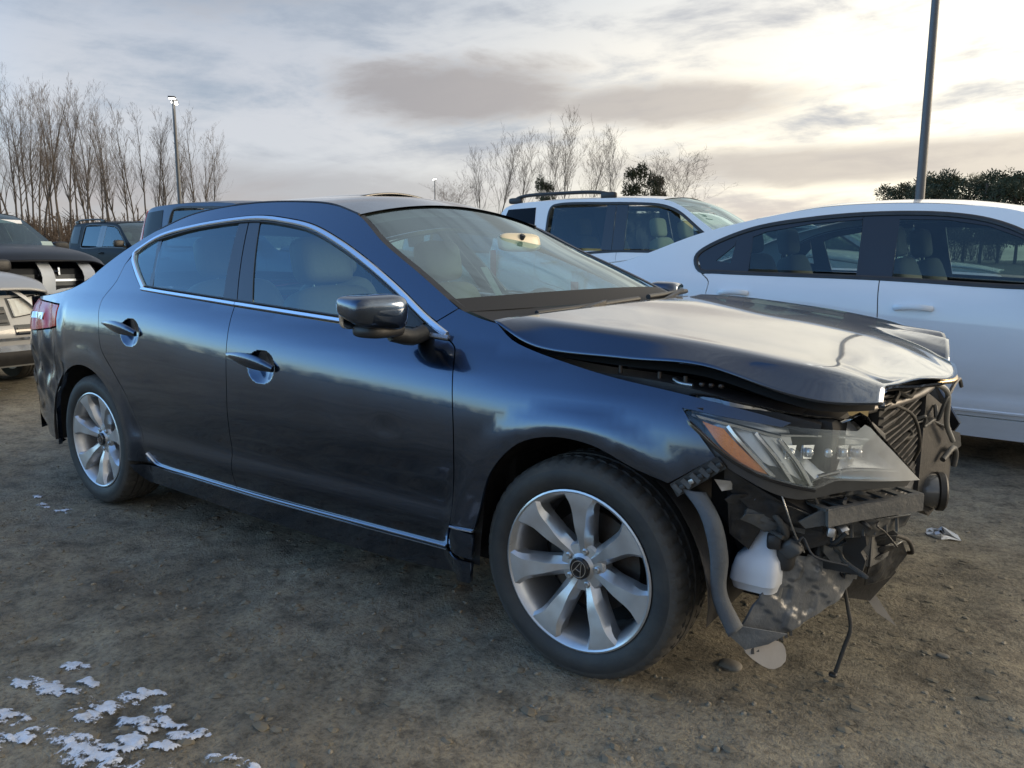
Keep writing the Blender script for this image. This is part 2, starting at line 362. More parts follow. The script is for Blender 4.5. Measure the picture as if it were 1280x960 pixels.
def superq(name, size, loc, m, parent, e1=.5, e2=.5, rot=(0, 0, 0), nu=20, nv=12, warp=None, **k):
    from mathutils import Euler
    R = Euler(rot).to_matrix(); V = []; Fc = []
    sg = lambda v, e: math.copysign(abs(v)**e, v)
    for j in range(nv+1):
        ph = -math.pi/2+math.pi*j/nv
        for i in range(nu):
            th = 2*math.pi*i/nu
            p = Vector((size[0]/2*sg(math.cos(ph), e1)*sg(math.cos(th), e2), size[1]/2*sg(math.cos(ph), e1)*sg(math.sin(th), e2), size[2]/2*sg(math.sin(ph), e1)))
            if warp: p = warp(p)
            V.append(R @ p+Vector(loc))
    for j in range(nv):
        for i in range(nu):
            r = (i+1) % nu; Fc.append((j*nu+i, j*nu+r, (j+1)*nu+r, (j+1)*nu+i))
    return mesh(name, V, Fc, m, parent, angle=60, **k)
def lathe_y(prof, seg, mod=None):
    """profile (r, y) revolved about the Y axis"""
    V = []; Fc = []; n = len(prof)
    for i in range(seg):
        a = 2*math.pi*i/seg
        for j, (r, y) in enumerate(prof):
            if mod: r, y = mod(i, j, r, y)
            V.append((r*math.sin(a), y, r*math.cos(a)))
    for i in range(seg):
        k = (i+1) % seg
        for j in range(n-1): Fc.append((i*n+j, k*n+j, k*n+j+1, i*n+j+1))
    return V, Fc
def hull_poly(name, pts2, F, depth, m, parent, **k):
    """thick plate: 2D polygon mapped by F, extruded back along its normal"""
    return panel(name, pts2, F, m, parent, flange=depth, gap=0, **k)
def pchip(xs, ys):
    xs = list(map(float, xs)); ys = list(map(float, ys)); n = len(xs)
    h = [xs[i+1]-xs[i] for i in range(n-1)]; d = [(ys[i+1]-ys[i])/h[i] for i in range(n-1)]; m = [0]*n
    for i in range(1, n-1):
        if d[i-1]*d[i] > 0:
            w1 = 2*h[i]+h[i-1]; w2 = h[i]+2*h[i-1]; m[i] = (w1+w2)/(w1/d[i-1]+w2/d[i])
    m[0] = d[0]; m[-1] = d[-1]
    def fn(x):
        if x <= xs[0]: return ys[0]+m[0]*(x-xs[0])
        if x >= xs[-1]: return ys[-1]+m[-1]*(x-xs[-1])
        lo, hi = 0, n-1
        while hi-lo > 1:
            k = (lo+hi)//2
            if xs[k] <= x: lo = k
            else: hi = k
        t = (x-xs[lo])/h[lo]; a = 1-t
        return ys[lo]*(1+2*t)*a*a+h[lo]*m[lo]*t*a*a+ys[lo+1]*t*t*(3-2*t)-h[lo]*m[lo+1]*t*t*a
    return fn
def sst(a, b, x):
    t = min(1, max(0, (x-a)/(b-a))); return t*t*(3-2*t)
def ss(x): return max(0., min(1., x))
def ground_h(x, y):
    u = -.6*x+.5*y-2.5
    if u <= 0: return 0.
    return min(.035*(math.sqrt(u*u+1.)-1.), 1.4+.002*u)

# ------------------------------------------------------------ vehicle bodies
class Body:
    """half width of a car body as a smooth function of x (forward) and z (up)"""
    def __init__(s, W, D, zb, tum=(.52, .38), arches=(), ar=(.39, .47), shift=True, extra=None, z0=.95):
        s.W = pchip(*zip(*W)); s.D = pchip(*zip(*D)); s.zb = pchip(*zip(*zb)); s.tum = tum; s.arches = arches; s.ar = ar; s.shift = shift; s.extra = extra
    def S(s, x, z):
        zb = s.zb(x); W = s.W(x)
        zz = z-(zb-.95)*sst(.5, .85, z) if s.shift else z*.95/zb
        v = W-s.D(min(zz, .95))
        if zz > .95:
            h = zz-.95; v -= s.tum[0]*h+s.tum[1]*h*h
        for ax, az in s.arches:
            r = math.hypot(x-ax, z-az)
            if r < s.ar[1] and z > .12:
                v += (1-sst(s.ar[0], s.ar[1], r))*max(0, W+.004-v)*.9
        if s.extra: v += s.extra(x, z)
        return v
    def F(s, side, off=0.):
        return lambda a, b: Vector((a, side*(s.S(a, b)-off), b))
    def pt(s, side, p, off=0.): return Vector((p[0], side*(s.S(p[0], p[1])-off), p[1]))
    def nrm(s, side, p):
        e = 1e-3; sx = (s.S(p[0]+e, p[1])-s.S(p[0]-e, p[1]))/2/e; sz = (s.S(p[0], p[1]+e)-s.S(p[0], p[1]-e))/2/e
        return Vector((-sx, side, -sz)).normalized()
DPROF = [(.10, .085), (.2, .06), (.28, .042), (.34, .022), (.37, .018), (.42, .022), (.5, .010), (.6, .0), (.68, .002), (.74, .006), (.80, .013), (.86, .027), (.91, .050), (.95, .076)]
def trim(name, pts, B, side, w, h, m, parent, off=0., closed=False, step=.03, smoothp=True):
    q = crom(pts, step, closed) if smoothp else pts
    P = [B.pt(side, p, off) for p in q]; U = [B.nrm(side, p) for p in q]
    v, f = sweep(P, [(-w/2, -h), (w/2, -h), (w/2, h*.35), (w*.3, h), (-w*.3, h), (-w/2, h*.35)], U, closed)
    return mesh(name, v, f, m, parent, angle=40)
def polyline_at(P):
    P = [Vector(p) for p in P]; d = [0]
    for a, b in zip(P, P[1:]): d.append(d[-1]+(b-a).length)
    def at(t):
        s = t*d[-1]
        for i in range(len(P)-1):
            if s <= d[i+1] or i == len(P)-2:
                return P[i].lerp(P[i+1], (s-d[i])/max(1e-9, d[i+1]-d[i]))
    return at
def skin(name, B, edge, m, parent, dz, dx, inset=0., lower=0., nu=28, nv=24, thick=0., p=2.0, ysc=1.0):
    """surface between the two mirrored body edges (windscreen, roof, rear glass, deck)"""
    at = polyline_at([(a, 0, b) for a, b in crom(edge, .03)])
    def P(u, v):
        e = at(inset+(1-2*inset)*v); y = B.S(e.x, e.z)*ysc; uu = 2*u-1; k = 1-abs(uu)**p
        return Vector((e.x+(dx[0]+(dx[1]-dx[0])*v)*k, uu*y, e.z-lower+(dz[0]+(dz[1]-dz[0])*v)*k))
    return patch(name, P, nu, nv, m, parent, thick)
def rows_patch(name, rows, nu, nv, m, parent, disp=None, thick=0.):
    R = [crom(r, .02) for r in rows]
    R = [[polyline_at(r)(i/nu) for i in range(nu+1)] for r in R]
    cols = []
    for i in range(nu+1):
        c = crom([tuple(r[i]) for r in R], .02); a = polyline_at(c); cols.append([a(j/nv) for j in range(nv+1)])
    def P(u, v):
        p = cols[round(u*nu)][round(v*nv)].copy()
        return disp(p, u, v) if disp else p
    return patch(name, P, nu, nv, m, parent, thick)

WHEEL_CACHE = {}
def spoke_mesh(nsp, R0, R1, wide):
    V = []; Fc = []; n = 15
    for i in range(n):
        t = i/(n-1); r = R0+(R1-R0)*t
        w = wide*(.52+.16*t+.22*t*t+.30*sst(.72, 1., t)**1.5)
        y = -.062-.022*sst(0, .45, t)-.0135*sst(.35, 1., t)
        a = .30+.30*sst(.1, .6, t)+.22*sst(.6, 1., t); low = .009+.017*math.sin(math.pi*min(1, t*1.15))**.8*(1-.75*sst(.7, 1., t))
        for p, q in ((-w, y+.05), (-w, y+low), (-a*w, y), (a*w, y), (w, y+low), (w, y+.05)): V.append((p, q, r))
    for i in range(n-1):
        for j in range(5): Fc.append((i*6+j, (i+1)*6+j, (i+1)*6+j+1, i*6+j+1))
    return V, Fc
def make_wheel(parent, loc, side, R=.3125, Rr=.2275, rot=0., steer=0., nsp=7, emblem=True, rim=None):
    """rim faces -Y; children: tyre, spokes, lug nuts, hub cap, brake disc"""
    rim = rim or ALLOY
    key = (R, Rr, nsp, emblem, rim.name)
    k = R/.3125
    if key not in WHEEL_CACHE:
        D = {}
        V, Fc = lathe_y([(Rr*.998, -.092), (Rr*1.006, -.0985), (Rr*.985, -.1005), (Rr*.965, -.0975), (Rr*.925, -.086), (Rr*.895, -.070), (Rr*.875, -.045), (Rr*.86, .02), (Rr*.86, .09), (Rr, .095)], 72)
        D['wheel'] = (V, Fc, rim)
        hw = .1075
        tp = [(Rr*.99, -.090), (Rr+.010, -.101), (R-.052, -.1085), (R-.030, -.106), (R-.013, -.097), (R-.0045, -.084), (R-.0015, -.064), (R-.0005, -.056), (R-.008, -.054), (R-.008, -.049), (R, -.047), (R+.0005, -.024), (R-.008, -.022), (R-.008, -.016), (R+.001, -.014), (R+.001, .014), (R-.008, .016), (R-.008, .022), (R+.0005, .024), (R, .047), (R-.008, .049), (R-.008, .054), (R-.0005, .056), (R-.0045, .084), (R-.02, .102), (Rr, .09)]
        def md(i, j, r, y):
            if i % 4 == 0 and j in (4, 5, 6, 7, 22, 23): r -= .0045 if j != 4 else .0015
            if i % 4 == 2 and j in (10, 11, 18, 19): r -= .004
            if j == 1: r += .0004*(i % 2)
            return r, y
        V, Fc = lathe_y(tp, 208, md); D['tyre'] = (V, Fc, [WALL, RUBBER]); D['nt'] = len(tp)
        V, Fc = spoke_mesh(nsp, .040*k, Rr*.972, .048*(7/nsp)*Rr/.2275); D['spoke'] = (V, Fc, rim)
        V, Fc = lathe_y([(.026*k, -.074), (.030*k, -.070), (.040*k, -.062), (.066*k, -.060), (.072*k, -.052), (.074*k, -.02)], 40); D['hub'] = (V, Fc, rim)
        V, Fc = lathe_y([(0.0001, -.079), (.028*k, -.079), (.0305*k, -.0765), (.0315*k, -.070)], 32); D['hub_cap'] = (V, Fc, BLACKG)
        V, Fc = lathe_y([(.0001, -.078), (.006, -.0785), (.0095, -.076), (.0098, -.055)], 12); D['lug_nut'] = (V, Fc, BRIGHT)
        V, Fc = lathe_y([(.02, .005), (.145*k, .005), (.145*k, .03), (.02, .03)], 48); D['brake_disc'] = (V, Fc, STEEL)
        V, Fc = lathe_y([(.01, .055), (Rr*.86, .06), (Rr*.87, .07)], 40); D['brake_shield'] = (V, Fc, DARK)
        if emblem:
            ring, f1 = sweep([(.0215*math.sin(a), -.0795, .0245*math.cos(a)) for a in np.linspace(0, 2*math.pi, 28, endpoint=False)], rect(.0022, .0022), closed=True)
            v2, f2 = [], []
            for s in (-1, 1):
                a, b = sweep([(s*.0018, -.080, .0215), (s*.007, -.080, .002), (s*.0145, -.080, -.0195)], rect(.0028, .0022)); f2 += [tuple(q+len(v2) for q in f) for f in b]; v2 += a
            a, b = sweep([(-.0075, -.080, -.004), (.0075, -.080, -.004)], rect(.0022, .0022)); f2 += [tuple(q+len(v2) for q in f) for f in b]; v2 += a
            D['emblem'] = (list(ring)+v2, list(f1)+[tuple(q+len(ring) for q in f) for f in f2], CHROME)
        WHEEL_CACHE[key] = ({}, D)
    C, D = WHEEL_CACHE[key]
    def put(nm, par, ang=0., tr=(0, 0, 0)):
        if nm not in C:
            V, Fc, m = D[nm]
            o = mesh(nm, V, Fc, m, par, angle=32)
            if nm == 'tyre':
                n = D['nt']-1
                for p in o.data.polygons: p.material_index = 0 if (p.index % n) < 3 or (p.index % n) > n-2 else 1
            C[nm] = o.data
        else: o = link(bpy.data.objects.new(nm, C[nm]), par)
        o.rotation_euler = (0, ang, 0); o.location = tr; return o
    w = put('wheel', parent); w.location = loc; w.rotation_euler = (0, rot, (math.pi if side > 0 else 0)+steer) 
    w.rotation_mode = 'XYZ'
    put('tyre', w)
    for i in range(nsp): put('spoke', w, 2*math.pi*i/nsp)
    put('hub', w); put('hub_cap', w); put('brake_disc', w); put('brake_shield', w)
    if emblem: put('emblem', w, .35)
    for i in range(5):
        a = 2*math.pi*i/5+.2; put('lug_nut', w, 0, (.049*k*math.sin(a), 0.010, .049*k*math.cos(a)))
    return w
def arch_liner(parent, c, r, side, y0, y1, m=None):
    V, n = [], 26
    for i in range(n+1):
        a = rad(-97)+rad(194)*i/n
        for y in (y0, y1): V.append((c[0]+r*math.sin(a), side*y, c[1]+r*math.cos(a)))
    Fc = [(2*i, 2*i+1, 2*i+3, 2*i+2) for i in range(n)]
    k = len(V); V += [(c[0], side*y1, c[1])]; Fc += [(2*i+1, k, 2*i+3) for i in range(n)]
    return mesh('wheel_liner', V, Fc, m or DARK, parent)
def seat(parent, x, y, z, m, h=.62, w=.50, tilt=.30, head=True):
    def wp(p):
        b = 1-.10*abs(p.z)/(h/2)
        return Vector((p.x+.02*math.cos(p.y*9), p.y*b, p.z))
    b = superq('seat_back', (.15, w, h), (x, y, z+h*.5), m, parent, .35, .45, (0, -tilt, 0), warp=wp)
    superq('seat_cushion', (.50, w, .17), (x+.22, y, z-.02), m, parent, .4, .4, (0, -.10, 0))
    if head:
        hx = x-math.sin(tilt)*(h*.5+.12); hz = z+h*.5+math.cos(tilt)*(h*.5+.12)
        hr = superq('headrest', (.11, w*.55, .20), (hx, y, hz), m, parent, .45, .5, (0, -tilt*.6, 0))
        for s in (-1, 1): tube('headrest_post', [(hx, y+s*.06, hz-.05), (hx+.03, y+s*.06, hz-.20)], .006, BRIGHT, hr, smoothp=False)
    return b
def steering_wheel(parent, c, m=INT, tilt=.42):
    R = Matrix.Translation(c) @ Matrix.Rotation(tilt, 4, 'Y')
    t = tube('steering_wheel', [R @ Vector((0, .185*math.cos(a), .185*math.sin(a))) for a in np.linspace(0, 2*math.pi, 28, endpoint=False)], .015, m, parent, closed=True, smoothp=False)
    superq('steering_hub', (.05, .13, .12), R @ Vector((.02, 0, 0)), m, t, .5, .5)
    for a in (0, math.pi, -math.pi/2):
        bar('steering_spoke', [R @ Vector((.01, .05*math.cos(a), .05*math.sin(a))), R @ Vector((0, .18*math.cos(a), .18*math.sin(a)))], .03, .012, m, t)
def mirror_far(parent, B, x, z, side, m):
    y = side*(B.S(x, z)+.115)
    o = superq('door_mirror', (.12, .22, .15), (x-.02, y, z+.08), m, parent, .55, .6)
    bar('mirror_arm', [(x, side*(B.S(x, z)-.01), z), (x-.01, side*(B.S(x, z)+.06), z+.05)], .06, .04, BLACK, o)
    return o
def handle_simple(parent, B, c, side, L, m, z=.03):
    q = [(c[0]-L/2+L*i/8, c[1]+.010*(1-((i-4)/4)**2)) for i in range(9)]
    P = [B.pt(side, p, -.006-.028*(1-((i-4)/4)**4)) for i, p in enumerate(q)]
    v, f = sweep(P, [(-z/2, -.008), (z/2, -.008), (z/2, .004), (0, .010), (-z/2, .004)], [B.nrm(side, p) for p in q])
    return mesh('door_handle', v, f, m, parent, angle=50)

def fascia(B_w, xb, a, n=3.2, wz=None, sgn=1):
    """wrap-round bumper surface: th in [-90,90] deg, z; sgn -1 for the tail"""
    def P(th, z, off=0.):
        c, s = max(0., math.cos(th)), math.sin(th); k = wz(z) if wz else (1., 0.)
        y = (B_w*k[0]+off)*math.copysign(abs(s)**(2/n), s); x = xb+k[1]+(a+off)*c**(2/n)
        return Vector((sgn*x, y, z))
    return P
def fpatch(name, P, t0, t1, z0, z1, m, parent, off=0., nu=16, nv=4, thick=.01):
    def Q(u, v):
        zl = z0(u) if callable(z0) else z0; zh = z1(u) if callable(z1) else z1
        return P(rad(t0+(t1-t0)*u), zl+(zh-zl)*v, off)
    return patch(name, Q, nu, nv, m, parent, 0)

def generic_car(root, k, paint, glass=None, interior=INT, detail=True, wheels=True):
    """all panels of an ordinary parked car from its outline tables"""
    B = k['B']; rear_glass = k.get('privacy', None) or glass or GLASSB; glass = glass or GLASSB
    gF, gM, gR = k['gapF'], k['gapM'], k['gapR']; dlo = k['dlo']; belt = k['belt']; edge = k['edge']; sill = k['sill']
    (axf, az), (axr, _) = B.arches; ar = k['arch']
    def arc(cx, a0, a1, n=14): return [(cx+ar*math.sin(rad(a0+(a1-a0)*i/n)), az+ar*math.cos(rad(a0+(a1-a0)*i/n))) for i in range(n+1)]
    nose = k['nose']; tail = k['tail']; fz = k['fend_z']
    for side in (-1, 1):
        fl = side > 0
        fd = panel('front_door', join(gF, [gF[-1], gM[-1]], gM[::-1], k['belt_f']), B.F(side), paint, root, sp=.05, gap=.003, flip=fl)
        rd = panel('rear_door', join(gM, [gM[-1], gR[-1]], gR[::-1], k['belt_r']), B.F(side), paint, root, sp=.05, gap=.003, flip=fl)
        panel('front_fender', join(gF, [gF[-1], (axf-ar*.96, sill)], arc(axf, -100, 100), [(axf+ar*.99, az-ar*.17), (nose-.05, az+.02)], [(nose-.05, az+.02), (nose-.02, fz(nose))], [(x, fz(x)) for x in np.linspace(nose-.02, k['cowl'][0], 8)], [k['cowl'], edge[0]], [edge[0], gF[0]]), B.F(side), paint, root, sp=.05, gap=.003, flip=fl)
        panel('body_side', join(edge, [edge[-1], (tail+.02, az)], [(tail+.02, az), (axr-ar, az-.06)], arc(axr, -100, 96), [(axr+ar*.99, az-.05), (gR[-1][0]-.004, sill)], gR[::-1], dlo[::-1], [dlo[0], edge[0]]), B.F(side), paint, root, sp=.05, gap=.003, flip=fl)
        panel('rocker_panel', join([(axr+ar+.01, sill-.004), (axf-ar-.01, sill-.004)], [(axf-ar-.01, sill-.004), (axf-ar-.02, sill-.12)], [(axf-ar-.02, sill-.12), (axr+ar+.02, sill-.12)], [(axr+ar+.02, sill-.12), (axr+ar+.01, sill-.004)]), B.F(side), k.get('rocker', paint), root, sp=.08, flip=fl)
        panel('inner_door_trim', join([(gF[0][0]-.05, sill+.05), (gF[0][0]-.02, belt[-1][1]-.02)], belt[::-1], [belt[0], (gR[0][0]+.05, sill+.05)], [(gR[0][0]+.05, sill+.05), (gF[0][0]-.05, sill+.05)]), B.F(side, .06), INT, root, sp=.12, flange=0, gap=.02, flip=fl)
        for nm, poly, par, mt in k['glass']:
            panel(nm, poly, B.F(side, .008), rear_glass if mt == 'r' else (PRIV if mt == 'p' else glass), {'f': fd, 'r': rd, 'b': root}[par], sp=.08, flange=0, gap=0, flip=fl)
        for poly in k['pillars']:
            panel('pillar_trim', poly, B.F(side, .004), PILLAR, root, sp=.08, flange=.01, gap=0, flip=fl)
        for nm, poly, mt in k.get('over', ()):
            panel(nm, poly, B.F(side, -.004), mt, root, sp=.08, flange=.01, gap=0, flip=fl)
        trim('window_trim', dlo+belt[1:-1], B, side, .03, .006, k.get('trim', BLACK), root, closed=True)
        for c in k['handles']:
            handle_simple(fd if c[0] > gM[0][0] else rd, B, c, side, .20, paint)
        if detail: mirror_far(root, B, k['mirror'][0], k['mirror'][1], side, k.get('mirror_m', paint))
        arch_liner(root, (axf, az), ar+.01, side, B.W(axf)-.02, .45); arch_liner(root, (axr, az), ar+.01, side, B.W(axr)-.02, .45)
        if wheels:
            for ax in (axf, axr): make_wheel(root, (ax, side*(B.W(ax)-.135), az), side, k['R'], k['R']*.70, rot=random.random(), nsp=5, emblem=False)
    i1, i2, i3 = k['idx']     # edge indices: windscreen top, roof rear, rear glass bottom
    skin('windshield', B, edge[:i1+1], WSGLASS if not k.get('dark_ws') else glass, root, (.02, .05), (.20, .03), lower=.006)
    skin('roof', B, edge[i1:i2+1], paint, root, (.05, .05), (.03, -.05), nu=20)
    skin('rear_window', B, edge[i2:i3+1], rear_glass if k.get('suv') is None else PRIV, root, (.05, .03), (-.05, -.12), lower=.004)
    if i3 < len(edge)-1: skin('trunk_lid' if not k.get('suv') else 'tailgate', B, edge[i3:], paint, root, (.03, .02), (-.12, -.06))
    # bonnet
    c = k['cowl']; rows = []
    for x in np.linspace(c[0], nose-.06, 6):
        t = (x-c[0])/(nose-.06-c[0]); y = B.S(x, fz(x))-.006; z = fz(x)+.004; cx = .18*(1-t)+.10*t; up = k.get('hood_up', .05)*(1-.35*t)
        rows.append([(x, -y, z), (x+.02, -y*.82, z+up*.72), (x+cx*.8, -y*.42, z+up*.95), (x+cx, 0, z+up), (x+cx*.8, y*.42, z+up*.95), (x+.02, y*.82, z+up*.72), (x, y, z)])
    rows_patch('hood', rows, 30, 24, paint, root, thick=.02)
    panelbox = box('engine_bay', (nose-c[0]-.15, 1.1, .45), ((nose+c[0])/2, 0, fz(nose)-.30), DARK, root, .02)
    box('underbody', (nose-tail-.5, 1.35, .25), ((nose+tail)/2, 0, sill+.02), DARK, root, .05)
    box('dashboard', (.35, 1.35, .22), (c[0]-.05, 0, c[1]-.12), INT, root, .06, seg=3)
    # bumpers
    wzf = lambda z: (1-.10*max(0, (z-.60))/.4-.25*max(0, .36-z), -.14*max(0, z-.60)/.4-.5*max(0, .34-z))
    PF = fascia(B.W(nose-.15)+.01, nose-.22, .26, 3.0, wzf); top = fz(nose)+.02
    k['PF'] = PF
    fpatch('front_bumper', PF, -90, 90, .24, top, k.get('bumper', paint), root, nu=48, nv=14)
    PR = fascia(B.W(tail+.2)+.005, -tail-.22, .26, 3.2, None, -1); k['PR'] = PR
    fpatch('rear_bumper', PR, -90, 90, .28, k.get('tail_z', .85), k.get('bumper', paint), root, nu=40, nv=8)
    if interior is not None:
        for yy in (-.36, .36):
            seat(root, k['seat'][0], yy, k['seat'][1], interior)
            seat(root, k['seat'][0]-.95, yy, k['seat'][1]+.03, interior)
        steering_wheel(root, (k['seat'][0]+.62, .36, k['seat'][1]+.42))
    return B
def front_lamps(root, k, z0, z1, t0=38, t1=74, grille=(-30, 30, .52, .78), bars=3, gm=None):
    PF = k['PF']
    for s in (-1, 1):
        h = fpatch('headlight', PF, s*t0, s*t1, lambda u: z0+(z1-z0)*.35*u, lambda u: z1+.03*u, CLEARL, root, .012, nu=14)
        fpatch('headlight_bezel', PF, s*(t0-1), s*(t1+1.5), lambda u: z0-.014+(z1-z0)*.35*u, lambda u: z1+.012+.03*u, BLACKG, h, .006, nu=14)
        fpatch('headlight_reflector', PF, s*(t0+4), s*(t0+14), z0+.03, z1-.015, CHROME, h, .017, nu=6)
        fpatch('headlight_lens', PF, s*t0, s*t1, lambda u: z0+(z1-z0)*.35*u, lambda u: z1+.03*u, LENS, h, .024, nu=14)
    g = fpatch('grille', PF, grille[0], grille[1], grille[2], grille[3], BLACKG, root, .008, nu=20)
    for i in range(bars):
        z = grille[2]+(grille[3]-grille[2])*(i+.5)/bars
        fpatch('grille_bar', PF, grille[0]+1, grille[1]-1, z-.016, z+.012, gm or CHROME, g, .022, nu=20, nv=2)
    fpatch('lower_grille', PF, -34, 34, .30, .42, BLACK, root, .006, nu=20)

# ------------------------------------------------------------ the wrecked navy sedan
def bell(x, c, w): return math.exp(-((x-c)/w)**2)
def navy_extra(x, z):
    v = 0.
    # scooped recesses behind the door handles
    for cx, cz in ((.03, .772), (-.885, .848)):
        r = ((x-cx)/.078)**2+((z-cz)/.060)**2
        if r < 1: v -= .024*(1-r)**1.1
    # crumpled rear corner
    if x < -1.5:
        k = sst(-1.50, -1.66, x)*sst(.36, .55, z)*(1-sst(.88, .97, z))
        v += k*(.007*math.sin(31*x+5*math.sin(6*z))-.008*bell(x, -1.75, .06)+.0035*math.sin(63*x+9*z))
        v -= .018*k*bell(z, .62, .07)
    # shallow dings
    v -= .003*bell(x, .66, .05)*bell(z, .63, .03)+.002*bell(x, .28, .10)*bell(z, .60, .05)
    # soft shoulder crease running into the tail
    return v
NB = Body([(-2.33, .56), (-2.25, .70), (-2.1, .795), (-1.9, .842), (-1.6, .873), (-1.335, .885), (-.9, .892), (0, .896), (.9, .892), (1.335, .886), (1.6, .866), (1.8, .83), (1.95, .785), (2.1, .72), (2.25, .62)],
          DPROF, [(-2.3, .95), (-1.9, .985), (-1.5, 1.01), (-.9, 1.02), (-.24, .975), (.36, .94), (.85, .91), (1.2, .885), (1.6, .86), (2.1, .83)],
          (.52, .38), ((1.335, .31), (-1.335, .31)), extra=navy_extra)
N_edge = [(.859, 1.005), (.658, 1.104), (.426, 1.211), (.225, 1.317), (.05, 1.362), (-.15, 1.381), (-.45, 1.387), (-.8, 1.354), (-1.02, 1.289), (-1.153, 1.231), (-1.264, 1.174), (-1.34, 1.128), (-1.43, 1.07), (-1.56, 1.025), (-1.81, .988), (-2.2, .962)]
N_gapF = [(.865, .910), (.893, .893), (.906, .865), (.930, .74), (.941, .605), (.930, .47), (.917, .367), (.876, .280)]
N_gapM = [(-.212, .978), (-.188, .891), (-.181, .80), (-.178, .631), (-.193, .439), (-.213, .271)]
N_gapR = [(-1.140, 1.135), (-1.143, 1.06), (-1.19, .985), (-1.165, .875), (-1.140, .765), (-1.041, .672), (-.935, .565), (-.893, .47), (-.858, .398), (-.842, .318), (-.777, .272)]
N_dlo_top = [(.865, .910), (.749, .980), (.584, 1.065), (.406, 1.146), (.212, 1.223), (.009, 1.287), (-.177, 1.318), (-.298, 1.331), (-.408, 1.333), (-.720, 1.310), (-.969, 1.269), (-1.075, 1.222), (-1.118, 1.188), (-1.101, 1.159), (-1.02, 1.102), (-.881, 1.025)]
N_belt = [(-.881, 1.025), (-.212, .978), (.378, .941), (.865, .910)]
N_archF = [(1.012, .278), (1.036, .430), (1.078, .552), (1.172, .649), (1.283, .683), (1.403, .676), (1.520, .632), (1.608, .607)]

